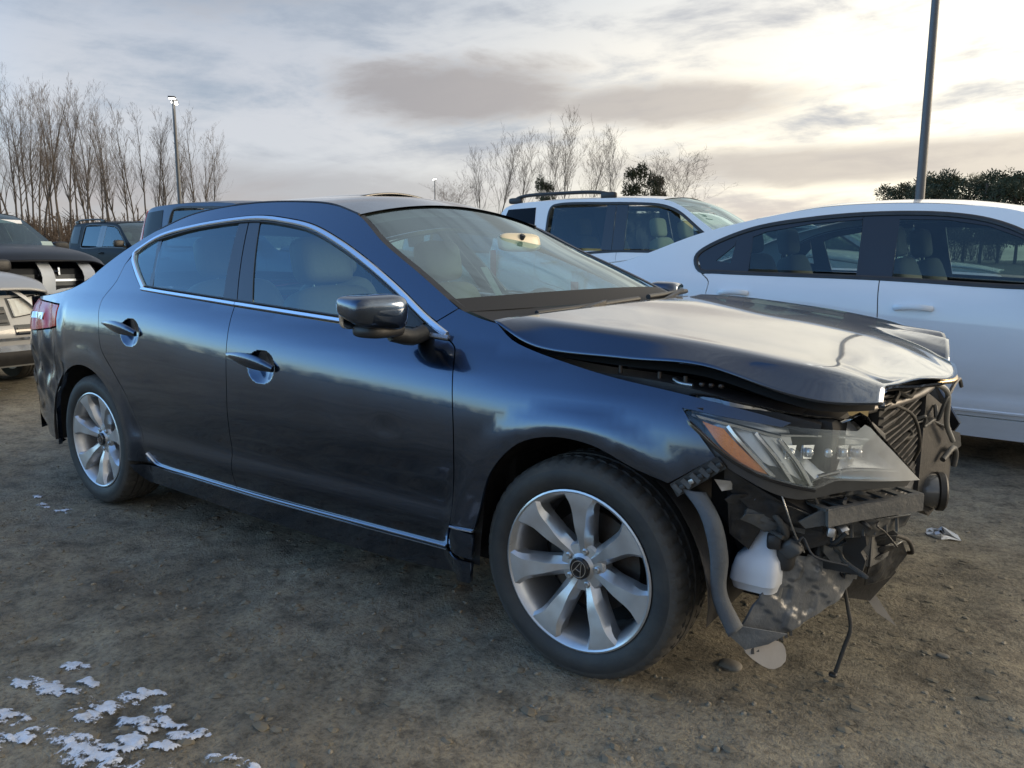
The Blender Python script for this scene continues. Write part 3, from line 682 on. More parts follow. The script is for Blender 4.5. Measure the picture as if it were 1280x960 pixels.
def main_car():
    car = empty('wrecked_sedan', label='dark navy sedan with its front bumper torn off and headlight exposed', cat='car')
    B = NB; F = B.F
    arR = [(-1.335+.362*math.sin(rad(a)), .31+.362*math.cos(rad(a))) for a in range(-96, 99, 8)]
    for side in (-1, 1):
        fl = side > 0; R = F(side)
        fd = panel('front_door', join(N_gapF, [N_gapF[-1], N_gapM[-1]], N_gapM[::-1], N_belt[1:]), R, PAINT, car, sp=.026, flip=fl, dense=[(.03, .772, .09, .066)])
        rd = panel('rear_door', join(N_gapM, [N_gapM[-1], N_gapR[-1]], N_gapR[::-1], [N_gapR[0], (-1.115, 1.172)], N_dlo_top[-4:], N_belt[:2]), R, PAINT, car, sp=.026, flip=fl, dense=[(-.885, .848, .09, .066)])
        panel('front_fender', join(N_gapF[:-1], [(.917, .367), (1.015, .362)], N_archF[1:], [(1.608, .607), (1.718, .684)], [(1.718, .684), (1.655, .755), (1.624, .790)], [(1.624, .790), (1.70, .780), (1.85, .764)], [(1.85, .764), (1.872, .777)], [(1.872, .777), (1.815, .790), (1.631, .822), (1.421, .851), (1.297, .873), (1.168, .900), (1.084, .926), (1.018, .967)], [(1.018, .967), (.94, .982), (.859, 1.005)], [(.859, 1.005), (.79, .962)], [(.79, .962), (.865, .910)]), R, PAINT, car, sp=.028, flip=fl)
        bs = join(N_edge, [(-2.2, .962), (-1.95, .955), (-1.63, .945)], [(-1.63, .945), (-1.60, .838)], [(-1.60, .838), (-1.645, .72), (-1.664, .58), (-1.690, .36)], arR, [arR[-1], (-.965, .275), (-.79, .265)], [(-.79, .265), (-.842, .318)], N_gapR[:-1][::-1], [N_gapR[0], (-1.118, 1.188)], N_dlo_top[1:13][::-1], [(.749, .980), (.79, .962)], [(.79, .962), (.859, 1.005)])
        panel('body_side', bs, R, PAINT, car, sp=.026, flip=fl)
        panel('pillar_inner_trim', join(N_edge[:11], [(-1.264, 1.174), (-1.17, 1.06)], [(-1.17, 1.06), (-1.14, 1.13), (-1.118, 1.188)], N_dlo_top[1:13][::-1], [(.749, .98), (.859, 1.005)]), F(side, .035), HEADL, car, sp=.06, flange=0, flip=fl, gap=.004)
        panel('rear_bumper_corner', join([(-1.60, .835), (-1.645, .72), (-1.664, .58), (-1.690, .30)], [(-1.690, .30), (-1.70, .235)], [(-1.70, .235), (-2.1, .22), (-2.28, .24)], [(-2.28, .24), (-2.29, .60), (-2.27, .80)], [(-2.27, .80), (-1.95, .80), (-1.60, .835)]), R, PAINT, car, sp=.024, flip=fl)
        tl = panel('tail_light', join([(-1.635, .942), (-1.606, .84)], [(-1.606, .84), (-1.95, .803), (-2.27, .803)], [(-2.27, .803), (-2.2, .955)], [(-2.2, .955), (-1.95, .952), (-1.635, .942)]), F(side, -.003), REDL, car, sp=.04, flip=fl)
        panel('tail_light_clear_band', join([(-1.80, .862), (-2.2, .862)], [(-2.2, .862), (-2.2, .892)], [(-2.2, .892), (-1.80, .90)], [(-1.80, .90), (-1.80, .862)]), F(side, -.007), CLEARL, tl, sp=.06, flip=fl)
        rk = panel('rocker_panel', join([(-.95, .262), (1.005, .268)], [(1.005, .268), (1.0, .20)], [(1.0, .20), (.65, .172), (0, .160), (-.9, .172)], [(-.9, .172), (-.95, .262)]), F(side, -.004), PAINT, car, sp=.04, flip=fl)
        panel('fender_lower_trim', join([(.924, .360), (1.010, .356)], [(1.010, .356), (1.006, .274)], [(1.006, .274), (.885, .276)], [(.885, .276), (.924, .36)]), R, PAINT, car, sp=.03, flip=fl)
        sp = [(-.912, .407), (-.862, .397), (-.846, .320), (-.80, .279), (-.74, .272), (-.56, .2705), (-.05, .268), (.48, .2745), (.873, .280)]
        trim('sill_strip', sp[2:], B, side, .006, .005, SATIN, rk, off=-.003)
        trim('sill_strip', [(x, z-.012) for x, z in sp[4:]], B, side, .0035, .004, SATIN, rk, off=-.003)
        trim('sill_strip', [(.922, .3625), (1.012, .3665)], B, side, .006, .005, SATIN, rk, off=-.003)
        panel('door_shell', join([(-.78, .24), (1.0, .24)], [(1.0, .24), (1.02, .56), (.92, .86)], [(.92, .86), (.86, .885), (.36, .915), (-.24, .95), (-.9, .98), (-1.2, .97)], [(-1.2, .97), (-1.25, .80), (-.98, .60), (-.78, .24)]), F(side, .045), INT, car, sp=.08, flange=0, flip=fl)
        # glass
        panel('quarter_window', join([(-.868, 1.042), (-1.0, 1.114), (-1.080, 1.166), (-1.092, 1.189), (-1.06, 1.208), (-.968, 1.247)], [(-.968, 1.247), (-.838, 1.038)], [(-.838, 1.038), (-.868, 1.042)]), F(side, .007), GLASS, rd, sp=.05, flange=0, gap=0, flip=fl)
        panel('door_window', join([(-.948, 1.252), (-.72, 1.288), (-.445, 1.311)], [(-.445, 1.311), (-.297, 1.005)], [(-.297, 1.005), (-.818, 1.036)], [(-.818, 1.036), (-.948, 1.252)]), F(side, .007), GLASS, rd, sp=.05, flange=0, gap=0, flip=fl)
        panel('window_divider', [(-.972, 1.250), (-.944, 1.254), (-.814, 1.030), (-.842, 1.033)], F(side, .003), PILLAR, rd, sp=.05, flange=.01, gap=0, flip=fl)
        panel('pillar_cover', join([(-.450, 1.313), (-.394, 1.316)], [(-.394, 1.316), (-.212, .995)], [(-.212, .995), (-.302, 1.000)], [(-.302, 1.0), (-.450, 1.313)]), F(side, .002), PILLAR, rd, sp=.04, flange=.01, gap=.001, flip=fl)
        panel('pillar_cover', join([(-.390, 1.316), (-.322, 1.314)], [(-.322, 1.314), (-.112, .987)], [(-.112, .987), (-.208, .993)], [(-.208, .993), (-.390, 1.316)]), F(side, .002), PILLAR, fd, sp=.04, flange=.01, gap=.001, flip=fl)
        panel('door_window', join([(-.325, 1.312), (-.18, 1.298), (0, 1.268), (.2, 1.204), (.39, 1.128), (.57, 1.046), (.665, .997)], [(.665, .997), (.625, .943)], [(.625, .943), (.378, .961), (-.115, .990)], [(-.115, .990), (-.325, 1.312)]), F(side, .007), GLASS, fd, sp=.05, flange=0, gap=0, flip=fl)
        panel('mirror_sail', [(.665, .999), (.745, .954), (.838, .922), (.62, .936)], F(side, .002), BLACK, fd, sp=.04, flange=.01, gap=0, flip=fl)
        dt = [(.846, .926)]+[(x, z-.011) for x, z in N_dlo_top[1:11]]+[(-1.068, 1.212), (-1.106, 1.186), (-1.090, 1.163), (-1.012, 1.111), (-.880, 1.036)]
        trim('window_chrome', dt, B, side, .021, .007, SATIN, car)
        trim('window_chrome', [(-.893, 1.032), (-.55, 1.0095), (-.212, .987)], B, side, .017, .0065, SATIN, car); trim('window_chrome', [(-.209, .987), (.378, .950), (.858, .918)], B, side, .017, .0065, SATIN, car)
        trim('window_seal', [(x*.995-.002, z-.015) for x, z in dt[1:11]], B, side, .008, .005, BLACK, car, off=.002)
        trim('window_seal', [(-.87, 1.044), (-.55, 1.0225), (-.212, 1.0), (.378, .963), (.72, .942)], B, side, .007, .005, BLACK, car, off=.002)
        trim('roof_ditch_moulding', N_edge[3:9], B, side, .009, .005, BLACK, car, off=.004)
        # handles
        for par, c, L in ((fd, (-.018, .793), .262), (rd, (-.945, .868), .262)):
            n = 14; P = []; U = []; W = []
            for i in range(n+1):
                t = i/n; p = (c[0]-L/2+L*t, c[1]+.012-.034*t*t)
                P.append(B.pt(side, p, 0)+Vector((0, side*(.004+.030*math.sin(math.pi*min(1, t*.95+.05))**.8), 0))); U.append(Vector((0, side, -.05))); W.append(t)
            for i, p in enumerate(P): p.y = side*max(side*p.y, B.W(p.x)+.0+.022*math.sin(math.pi*(i/n*.9+.08)))
            def sec(t):
                h = .006+.022*math.sin(math.pi*(t*.80+.1))**1.3*(.45+.75*t); return [(-h, -.006), (h*.8, -.008), (h, .0), (h*.3, .009), (-h*.6, .008), (-h, .002)]
            v, f = sweep(P, sec, U); mesh('door_handle', v, f, PAINT, par, angle=50)
        arch_liner(car, (1.335, .31), .385, side, .865, .42, BLACK); arch_liner(car, (-1.335, .31), .38, side, .872, .42, BLACK)
    # glass and roof skins
    ws = skin('windshield', B, N_edge[:4], WSGLASS, car, (.012, .062), (.165, -.01), lower=.008, ysc=.985, nu=36, nv=30)
    skin('windshield_frit', B, [(.875, .998), (.80, 1.033)], DARK, ws, (.010, .020), (.165, .155), lower=.004, ysc=.99, nv=4)
    for s in (-1, 1):
        e = [Vector((x, s*(B.S(x, z)*.985-.004), z)) for x, z in crom(N_edge[:4], .03)]
        e = [q-Vector((.004, 0, .006)) for q in e]; v, f = sweep(e, rect(.032 if s < 0 else .010, .006), [Vector((.45, s*.35, .8))]*len(e)); mesh('windshield_seal', v, f, BLACK, ws, angle=40)
    rf = skin('roof', B, N_edge[3:9], PAINT, car, (.062, .040), (-.01, -.06), nu=40, nv=40, ysc=.992)
    skin('headliner', B, N_edge[3:9], HEADL, car, (.062, .040), (-.02, -.06), lower=.045, ysc=.97)
    skin('sunroof_panel', B, [(-.12, 1.378), (-.45, 1.387), (-.62, 1.379)], BLACKG, rf, (.058, .050), (0, 0), lower=-.016, ysc=.62, thick=.008)
    skin('rear_window', B, N_edge[8:13], GLASS, car, (.040, .03), (-.06, -.14), lower=.004, ysc=.97)
    skin('trunk_lid', B, N_edge[12:], PAINT, car, (.03, .025), (-.14, -.08))
    PR = fascia(.80, 2.02, .30, 3.0, None, -1)
    fpatch('rear_bumper', PR, -62, 62, .24, .80, PAINT, car, nu=30, nv=10)
    fpatch('trunk_face', PR, -62, 62, .80, .965, PAINT, car, off=-.01, nu=30, nv=4)
    # cowl, wipers
    rows = [[(.86, -.735, 1.0), (1.0, -.4, .999), (1.035, 0, 1.006), (1.0, .4, .999), (.86, .735, 1.0)], [(1.03, -.75, .955), (1.10, -.4, .962), (1.14, 0, .968), (1.10, .4, .962), (1.03, .75, .955)]]
    rows_patch('cowl_cover', rows, 24, 4, DARK, car)
    for nm, pts in (('wiper', [(1.02, -.58, .985), (1.07, -.30, 1.000), (1.085, -.02, 1.012)]), ('wiper', [(1.075, .08, 1.016), (1.06, .35, 1.022), (.99, .62, 1.020)])):
        w = tube(nm, pts, .010, BLACK, car); a = pts[1]
        bar('wiper_arm', [(pts[0][0]+.05, pts[0][1], pts[0][2]-.02), (a[0]+.03, a[1], a[2]+.012), (a[0]+.005, a[1]+.05, a[2]+.012)], .016, .009, BLACK, w)
    # bonnet, buckled
    rows = [[(1.0, -.775, .970), (1.03, -.70, .978), (1.12, -.35, .998), (1.15, 0, 1.006), (1.12, .35, 1.006), (1.03, .69, .998), (1.0, .775, .975)],
            [(1.153, -.787, .906), (1.20, -.725, .966), (1.22, -.33, .990), (1.24, 0, .999), (1.22, .35, .999), (1.18, .70, .991), (1.153, .78, .95)],
            [(1.43, -.784, .891), (1.45, -.722, .948), (1.46, -.32, .966), (1.47, 0, .974), (1.46, .35, .974), (1.44, .70, .966), (1.42, .77, .925)],
            [(1.661, -.772, .880), (1.67, -.702, .9235), (1.68, -.30, .938), (1.69, 0, .946), (1.68, .35, .947), (1.65, .69, .940), (1.64, .76, .90)],
            [(1.841, -.742, .832), (1.864, -.695, .8936), (1.87, -.28, .902), (1.88, 0, .909), (1.87, .33, .913), (1.85, .64, .907), (1.84, .71, .86)],
            [(1.93, -.702, .812), (1.949, -.655, .8737), (1.98, -.28, .872), (2.0, 0, .874), (1.985, .30, .886), (1.95, .57, .894), (1.94, .64, .85)],
            [(2.025, -.618, .813), (2.022, -.590, .8505), (2.05, -.25, .823), (2.105, 0, .812), (2.06, .25, .850), (2.015, .50, .886), (2.0, .57, .84)]]
    def buckle(p, u, v):
        k = sst(1.80, 2.02, p.x)
        p.z += k*(.012*math.sin(p.y*16+1.2)*sst(.0, .3, p.y)+.004*math.sin(p.y*9+p.x*14))
        p.z -= k*(.026*bell(p.y, .24, .035)+.020*bell(p.y, .42, .03)); p.x -= .05*sst(1.9, 2.03, p.x)*sst(.40, .60, p.y)
        k2 = bell(p.x, 1.62, .13)*sst(-.62, -.78, p.y); p.z += .006*k2
        return p
    rows = [[r[0], tuple(np.array(r[0])*.5+np.array(r[1])*.5+(0, 0, .001)), tuple(np.array(r[0])*.07+np.array(r[1])*.93), tuple(np.array(r[1])*.985+np.array(r[2])*.015), tuple(np.array(r[1])*.6+np.array(r[2])*.4+(0, 0, .001))]+r[2:] for r in rows]
    hd = rows_patch('hood', rows, 150, 56, PAINT, car, buckle, thick=.006)
    e = [(2.025, -.615, .806), (2.008, -.54, .833), (2.045, -.25, .812), (2.09, -.05, .802)]
    bar('hood_front_lip', crom(e, .03), .014, .006, PAINT, hd)
    def under(p, u, v): p.z -= .022; p.y *= .95; p.x -= .02; return p
    rows_patch('hood_inner_frame', rows[1:], 24, 20, DARK, hd, under)
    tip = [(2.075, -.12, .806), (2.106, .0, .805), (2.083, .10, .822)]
    tube('hood_tip_glint', tip, lambda t: .003+.006*math.sin(math.pi*t), mat('glint_gold_metal', (.50, .40, .26), .3, .9, var=.6, vscale=40), hd)  # warm sun glint on the hood tip, painted as a gold metal edge
    # mirrors
    for side in (-1, 1):
        def wp(p):
            t = ss(.5*(p.y*-side+.10)/.20+.5*(p.x+.08)/.16)      # outboard rear .. inboard front
            return Vector((p.x, p.y, .061-(.061-p.z)*(.40+.60*t**.7)-.010*(1-t)))
        mc = superq('door_mirror', (.150, .190, .118), (.724, side*.994, .997), PAINT, car, .5, .5, (0, .06, side*.20), nu=36, nv=20, warp=wp)
        superq('mirror_glass', (.01, .15, .09), (.668, side*.985, .993), CHROME, mc, .4, .4, (0, 0, side*.20))
        superq('mirror_skirt', (.115, .15, .045), (.72, side*.965, .945), BLACK, mc, .6, .6)
        tube('mirror_arm', [(.735, side*.93, .935), (.755, side*.86, .918), (.765, side*.815, .930)], .026, BLACK, mc)
    # interior
    for yy in (-.37, .37):
        seat(car, -.10, yy, .41, TAN, h=.64, w=.52)
    seat(car, -.86, -.33, .47, TAN, h=.60, w=.56); seat(car, -.86, .33, .47, TAN, h=.60, w=.56)
    box('rear_shelf', (.55, 1.25, .03), (-1.38, 0, .985), INT, car)
    ds = superq('dashboard', (.50, 1.46, .24), (.84, 0, .86), INT, car, .35, .3, (0, .05, 0))
    superq('instrument_hood', (.22, .40, .10), (.74, .37, .965), INT, ds, .5, .5)
    box('windshield_sticker', (.002, .05, .03), (.93, .60, .965), TAPE, ds, 0)
    box('centre_screen', (.03, .26, .12), (.68, 0, .93), BLACKG, ds, .01, (0, -.3, 0))
    steering_wheel(car, (.52, .37, .83))
    superq('rear_view_mirror', (.035, .22, .075), (.50, .05, 1.225), mat('mirror_reflection_cream', (.55, .50, .38), .3), car, .5, .5, (0, -.2, -.25))  # the bright reflection in the mirror is painted as a flat cream colour
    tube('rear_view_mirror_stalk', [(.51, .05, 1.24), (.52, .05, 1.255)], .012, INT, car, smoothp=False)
    bar('seat_belt', [(-.20, .70, 1.12), (-.05, .66, .95), (.10, .60, .62)], .045, .004, mat('belt_grey', (.35, .36, .36), .7), car)
    box('floor_pan', (2.9, 1.40, .06), (-.25, 0, .22), DARK, car, .02)
    box('centre_console', (.9, .22, .30), (.25, 0, .42), INT, car, .04)
    box('firewall', (.05, 1.45, .60), (1.02, 0, .62), DARK, car, .02)
    box('trunk_cavity', (.75, 1.30, .45), (-1.80, 0, .58), DARK, car, .03)
    # wheels
    make_wheel(car, (1.335, -.752, .3085), -1, rot=rad(2)); make_wheel(car, (-1.335, -.752, .3085), -1, rot=rad(25.7))
    make_wheel(car, (1.335, .752, .3085), 1); make_wheel(car, (-1.335, .752, .3085), 1, rot=.4)
    for ax in (1.335, -1.335): tube('axle', [(ax, -.66, .30), (ax, .66, .30)], .03, DARK, car, smoothp=False)
    for s in (-1, 1): tube('suspension_strut', [(1.335, s*.62, .34), (1.30, s*.56, .72)], .045, STEEL, car, smoothp=False)
    nose(car)
    return car

SH = pchip([1.58, 1.70, 1.80, 1.90, 2.0, 2.08, 2.14], [.853, .848, .815, .745, .645, .545, .44])
def lampF(off=0.):
    def f(x, z):
        e = 1e-3; d = (SH(x+e)-SH(x-e))/2/e; l = math.hypot(1, d)
        y = SH(x)-.22*(z-.70)-.5*max(0, z-.74)**1.2
        return Vector((x+d/l*off, -(y-off/l), z))
    return f

def plate(name, pts, m, parent, thick=.004, bump=None, smoothp=False, sp=.03, facing=Vector(CAM), **k):
    P = [Vector(p) for p in pts]
    if smoothp: P = [Vector(p) for p in crom([tuple(p) for p in P], .02, True)]
    c = sum(P, Vector())/len(P); n = Vector()
    for a, b in zip(P, P[1:]+P[:1]): n += (a-c).cross(b-c)
    n.normalize()
    if n.dot(facing-c) < 0: n = -n
    ex = (P[1]-P[0]).normalized(); ex = (ex-n*ex.dot(n)).normalized(); ey = n.cross(ex)
    dep = {}
    poly = [((p-c).dot(ex), (p-c).dot(ey)) for p in P]; res = [(p-c).dot(n) for p in P]
    A = np.array(poly); Rz = np.array(res)
    def F(a, b):
        w = 1/(((A-(a, b))**2).sum(1)+1e-5); h = float((w*Rz).sum()/w.sum())
        if bump: h += bump(a, b)
        return c+ex*a+ey*b+n*h
    return panel(name, poly, F, m, parent, sp=sp, flange=thick, gap=0, **k)

def nose(car):
    L = lampF
    top = [(1.619, .778), (1.627, .788), (1.671, .789), (1.697, .787), (1.801, .774), (1.885, .761), (1.983, .750)]
    right = [(1.983, .750), (1.995, .764), (2.035, .720), (2.074, .668), (2.107, .620)]
    bot = [(2.107, .620), (2.005, .631), (1.955, .635), (1.937, .626), (1.919, .617)]
    left = [(1.919, .617), (1.883, .627), (1.808, .654), (1.737, .693), (1.672, .740), (1.619, .778)]
    out = join(top, right, bot, left, step=.02)
    hl = panel('headlight', out, L(.075), mat('lamp_bezel_silver', (.55, .56, .57), .2, .6, var=.35, vscale=14, vcol=(.30, .30, .31)), car, sp=.04, flange=-.06, gap=.002)
    panel('headlight_rear_case', join(left[::-1], [(1.619, .778), (1.66, .718), (1.80, .628), (1.90, .588), (1.985, .602), (2.098, .602)], [(2.098, .602), (2.107, .620)], bot), L(.02), mat('lamp_case_black', (.018, .019, .021), .3, var=.5, vscale=14, vcol=(.05, .05, .05)), hl, sp=.03, flange=.09)
    gray = mat('lamp_reflector_grey', (.82, .82, .81), .22, .45, var=.4, vscale=12, vcol=(.25, .25, .25))
    panel('reflector_bowl', join([(1.852, .727), (1.98, .715), (2.025, .712), (2.085, .642)], [(2.085, .642), (1.96, .648), (1.928, .632)], [(1.928, .632), (1.852, .727)]), lambda x, z: L(.022+(z-.63)*.75)(x, z), gray, hl, sp=.02, flange=.02)
    panel('amber_reflector', join([(1.664, .764), (1.726, .752)], [(1.726, .752), (1.842, .646)], [(1.842, .646), (1.80, .659), (1.73, .702), (1.664, .764)]), L(.016), AMBER, hl, sp=.02, flange=.02)
    for a in ([(1.742, .752), (1.792, .742), (1.878, .635), (1.850, .645)], [(1.802, .741), (1.842, .729), (1.912, .628), (1.892, .630)]):
        panel('reflector_facet', a, L(.040), gray, hl, sp=.02, flange=.015)
    class LB:
        def pt(s, side, p, off=0.): return L(off)(*p)
        def nrm(s, side, p): return (L(-.01)(*p)-L(0)(*p)).normalized()
    lb = LB()
    for a, w in (([(1.734, .756), (1.795, .695), (1.846, .643)], .012), ([(1.797, .744), (1.845, .690), (1.885, .628)], .011), ([(1.847, .731), (1.886, .680), (1.919, .622)], .012), ([(1.640, .774), (1.735, .761), (1.797, .749), (1.850, .736)], .010)):
        trim('chrome_divider', a, lb, -1, w, .006, CHROME, hl, off=.018)
    trim('chrome_divider', [(1.850, .738), (1.95, .733), (2.02, .722)], lb, -1, .007, .004, CHROME, hl, off=.03)
    trim('chrome_divider', [(1.935, .640), (1.99, .652), (2.085, .640)], lb, -1, .007, .004, CHROME, hl, off=.03)
    for x, z in ((1.877, .697), (1.912, .697), (1.948, .695), (1.977, .693), (2.003, .691)):
        d = panel('lamp_module', join([(x-.012, z+.018), (x+.014, z+.018)], [(x+.014, z+.018), (x+.010, z-.018)], [(x+.010, z-.018), (x-.010, z-.018)], [(x-.010, z-.018), (x-.012, z+.018)]), L(.034), CHROME, hl, sp=.01, flange=.02)
        p = L(.026)(x, z); superq('module_lens', (.020, .020, .024), p, CLEARL, hl, .9, .9, nu=12, nv=8)
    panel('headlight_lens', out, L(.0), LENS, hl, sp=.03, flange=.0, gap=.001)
    trim('headlight_seal', left+[(1.627, .790), (1.671, .791)], lb, -1, .010, .006, BLACKG, hl, off=-.001)
    # plastic clip bracket under the torn fender edge
    br = plate('fender_bracket', [(1.612, -.868, .607), (1.722, -.852, .690), (1.745, -.848, .664), (1.632, -.866, .578)], BLACK, car, .012)
    for i in range(5):
        t = .10+.19*i; a = Vector((1.612, -.868, .600)).lerp(Vector((1.722, -.852, .684)), t); b = Vector((1.632, -.866, .584)).lerp(Vector((1.745, -.848, .668)), t)
        bar('bracket_rib', [a+Vector((0, -.006, 0)), b+Vector((0, -.006, 0))], .006, .012, DUSTY, br)
        m = a.lerp(b, .5)+Vector((.012, -.004, .006)); box('bracket_clip', (.014, .008, .012), m, BRIGHT if i == 1 else BLACK, br, .002, (0, -.6, 0))
    # structure behind the missing bumper
    rl = bar('inner_rail', crom([(1.60, -.70, .66), (1.742, -.74, .62), (1.83, -.72, .56), (1.95, -.62, .485)], .03), .05, .07, BLACK, car)
    bar('rail_seam', crom([(1.77, -.775, .545), (1.85, -.725, .515), (1.935, -.645, .480)], .03), .012, .02, DUSTY, rl)
    def crum(p): return Vector((p.x, p.y, p.z))
    pts = [(1.965-.045*(1-(y/.62)**2)+.012*math.sin(y*13), y, .437) for y in np.linspace(-.60, .62, 21)]
    v, f = sweep(pts, [(-.055, -.06), (.055, -.06), (.062, -.02), (.050, 0), (.062, .02), (.055, .06), (-.055, .06)]); bm_ = mesh('bumper_beam', v, f, mat('beam_grey', (.035, .036, .040), .4, .4, var=.6, vscale=12, vcol=(.015, .015, .015)), car, angle=25)
    plate('beam_end_plate', [(1.918, -.625, .502), (1.985, -.575, .503), (2.012, -.555, .470), (2.008, -.550, .388), (1.940, -.620, .405), (1.924, -.635, .430)], DUSTY, bm_, .012, bump=lambda a, b: .004*math.sin(40*a))
    plate('beam_end_cap', [(2.013, -.556, .500), (2.035, -.50, .495), (2.040, -.42, .480), (2.038, -.40, .375), (2.030, -.48, .383), (2.010, -.552, .388)], DUSTY, bm_, .01, bump=lambda a, b: .006*math.sin(60*a+20*b))
    for p in ((1.955, -.612, .455), (2.005, -.570, .415)):
        superq('bolt_hole', (.016, .010, .016), p, DARK, bm_, .9, .9, nu=10, nv=6)
    # slotted bumper bracket below the lamp
    A, Bp = Vector((1.935, -.715, .566)), Vector((2.098, -.470, .574)); d = Bp-A; nrm = Vector((d.y, -d.x, 0)).normalized()
    if nrm.x < 0: nrm = -nrm
    sb = bar('bumper_bracket', [A+nrm*.012+Vector((0, 0, -.020)), A.lerp(Bp, .35)+nrm*.016+Vector((0, 0, -.015)), Bp+nrm*.012+Vector((0, 0, -.020))], .010, .040, DUSTY, car)
    bar('bracket_rear_edge', [A-nrm*.06, Bp-nrm*.06], .012, .010, DUSTY, sb)
    for i in range(7):
        c = A.lerp(Bp, .02+i*.16); bar('bracket_web', [c+nrm*.012, c-nrm*.06], .020, .006, DUSTY, sb)
    bar('bracket_top_lip', [A+nrm*.008, Bp+nrm*.008], .014, .008, DUSTY, sb)
    plate('bracket_gusset', [(1.885, -.735, .530), (1.935, -.715, .566), (1.96, -.70, .560), (1.96, -.69, .528), (1.90, -.73, .515)], DUSTY, sb, .006)
    # washer tank
    prof = [(.0, .335, .055, .075), (.0, .352, .060, .080), (.0, .356, .063, .083), (.002, .385, .061, .081), (.006, .415, .055, .075), (.012, .430, .040, .060), (.016, .460, .030, .045), (.020, .482, .020, .035)]
    V, Fc = [], []
    for dx, z, a, b in prof:
        for i in range(24):
            t = 2*math.pi*i/24; sg = lambda q, e: math.copysign(abs(q)**e, q)
            V.append((1.785+dx+a*sg(math.cos(t), .45), -.68+b*sg(math.sin(t), .45), z))
    for j in range(len(prof)-1):
        for i in range(24): r = (i+1) % 24; Fc.append((j*24+i, j*24+r, (j+1)*24+r, (j+1)*24+i))
    Fc += [tuple(range(24))[::-1], tuple(range(len(V)-24, len(V)))]
    tk = mesh('washer_tank', V, Fc, WHITEPL, car, angle=40)
    tube('filler_neck', [(1.805, -.68, .48), (1.81, -.67, .55), (1.80, -.66, .60)], .018, BLACK, tk)
    superq('washer_pump', (.05, .05, .09), (1.848, -.70, .435), BLACK, tk, .5, .9)
    tube('washer_hose', [(1.850, -.715, .47), (1.858, -.74, .50), (1.842, -.75, .53), (1.815, -.74, .55)], .008, RUBBER, tk)
    for i, (x, y, z, s) in enumerate([(1.83, -.735, .47, .035), (1.865, -.715, .455, .045), (1.84, -.72, .505, .04), (1.81, -.745, .565, .03), (1.775, -.76, .575, .028), (1.88, -.68, .53, .05)]):
        superq('broken_clip', (s, s*.8, s*1.1), (x, y, z), (BLACK, DUSTY, BLACK, DUSTY, BRIGHT, BLACK)[i], car, .4, .4, (i*.5, i*.8, .3), nu=10, nv=6)
    plate('torn_metal_tab', [(1.745, -.80, .640), (1.775, -.785, .655), (1.80, -.77, .600), (1.79, -.775, .575), (1.765, -.79, .60)], mat('torn_blue_metal', (.20, .24, .33), .35, .7), car, .003, bump=lambda a, b: .008*math.sin(90*a))
    plate('torn_metal_tab', [(1.71, -.835, .63), (1.745, -.82, .628), (1.755, -.81, .605), (1.73, -.83, .60)], BRIGHT, car, .003, bump=lambda a, b: .006*math.sin(110*b))
    plate('apron_panel', [(1.66, -.72, .64), (1.80, -.70, .60), (1.93, -.60, .50), (1.90, -.58, .36), (1.74, -.62, .30), (1.64, -.66, .40)], DARK, car, .01)
    # torn wheel liner ribbon and flaps
    RL = [(1.640, -.862, .602), (1.693, -.865, .542), (1.719, -.860, .456), (1.722, -.845, .339), (1.764, -.830, .242)]; RR = [(1.690, -.850, .592), (1.735, -.855, .529), (1.752, -.850, .443), (1.748, -.838, .356), (1.786, -.820, .265)]
    a, b = polyline_at(crom(RL, .02)), polyline_at(crom(RR, .02))
    ln = patch('torn_wheel_liner', lambda u, v: a(v).lerp(b(v), u)+Vector((0, -.004*math.sin(math.pi*u)+.012*sst(.7, 1, u)+.002*math.sin(v*11+u*2), 0)), 6, 40, LINER, car, thick=.004)
    plate('liner_lower_flap', [(1.758, -.832, .246), (1.784, -.820, .268), (1.87, -.72, .235), (1.83, -.74, .205), (1.797, -.800, .200)], LINER, ln, .004, bump=lambda p, q: .005*math.sin(40*p))
    plate('liner_scrap', [(1.785, -.782, .196), (1.815, -.765, .160), (1.848, -.738, .141), (1.868, -.712, .158), (1.856, -.702, .196), (1.822, -.742, .212)], CARD, ln, .003, smoothp=True)
    def emb(p, q):
        h = .012*math.cos(p*9)*math.cos(q*11)
        for cx, cy, r, s in ((-.06, .02, .030, 1.), (.01, .045, .022, -1.), (.07, .03, .026, 1.), (-.02, -.035, .030, -1.), (.06, -.04, .020, 1.), (-.11, -.03, .020, -1.), (.12, .0, .018, 1.), (-.13, .03, .016, 1.)):
            d = max(abs(p-cx)*.6+abs(q-cy)*.3, abs(q-cy)); h += s*.008*(1-sst(r*.5, r*.75, d))
        h += .005*sst(.86, .93, abs(math.sin(p*19-q*15)))+.004*noise.noise(Vector((p*22, q*22, 4)))
        return h
    sh = plate('splash_shield', [(1.773, -.798, .218), (1.793, -.772, .290), (1.822, -.734, .378), (1.849, -.696, .422), (1.893, -.627, .416), (1.936, -.559, .389), (1.963, -.515, .364), (1.971, -.499, .322), (1.948, -.533, .288), (1.906, -.595, .254), (1.853, -.675, .223), (1.789, -.772, .199)],
               mat('splash_shield_plastic', (.085, .093, .105), .36, var=.8, vscale=16, vcol=(.15, .155, .16), bump=.4, bscale=35), car, .008, bump=emb, smoothp=True, sp=.009)
    for i in range(9):
        q = Vector((1.800, -.765, .196)).lerp(Vector((1.862, -.665, .222)), i/8); bar('shield_tooth', [q, q+Vector((.004, -.006, -.014))], .007, .004, BLACK, sh)
    for q in ((1.912, -.607, .405), (1.944, -.555, .372), (1.953, -.54, .345)):
        bar('shield_clip', [Vector(q), Vector(q)+Vector((.022, .030, -.006))], .012, .012, DUSTY, sh)
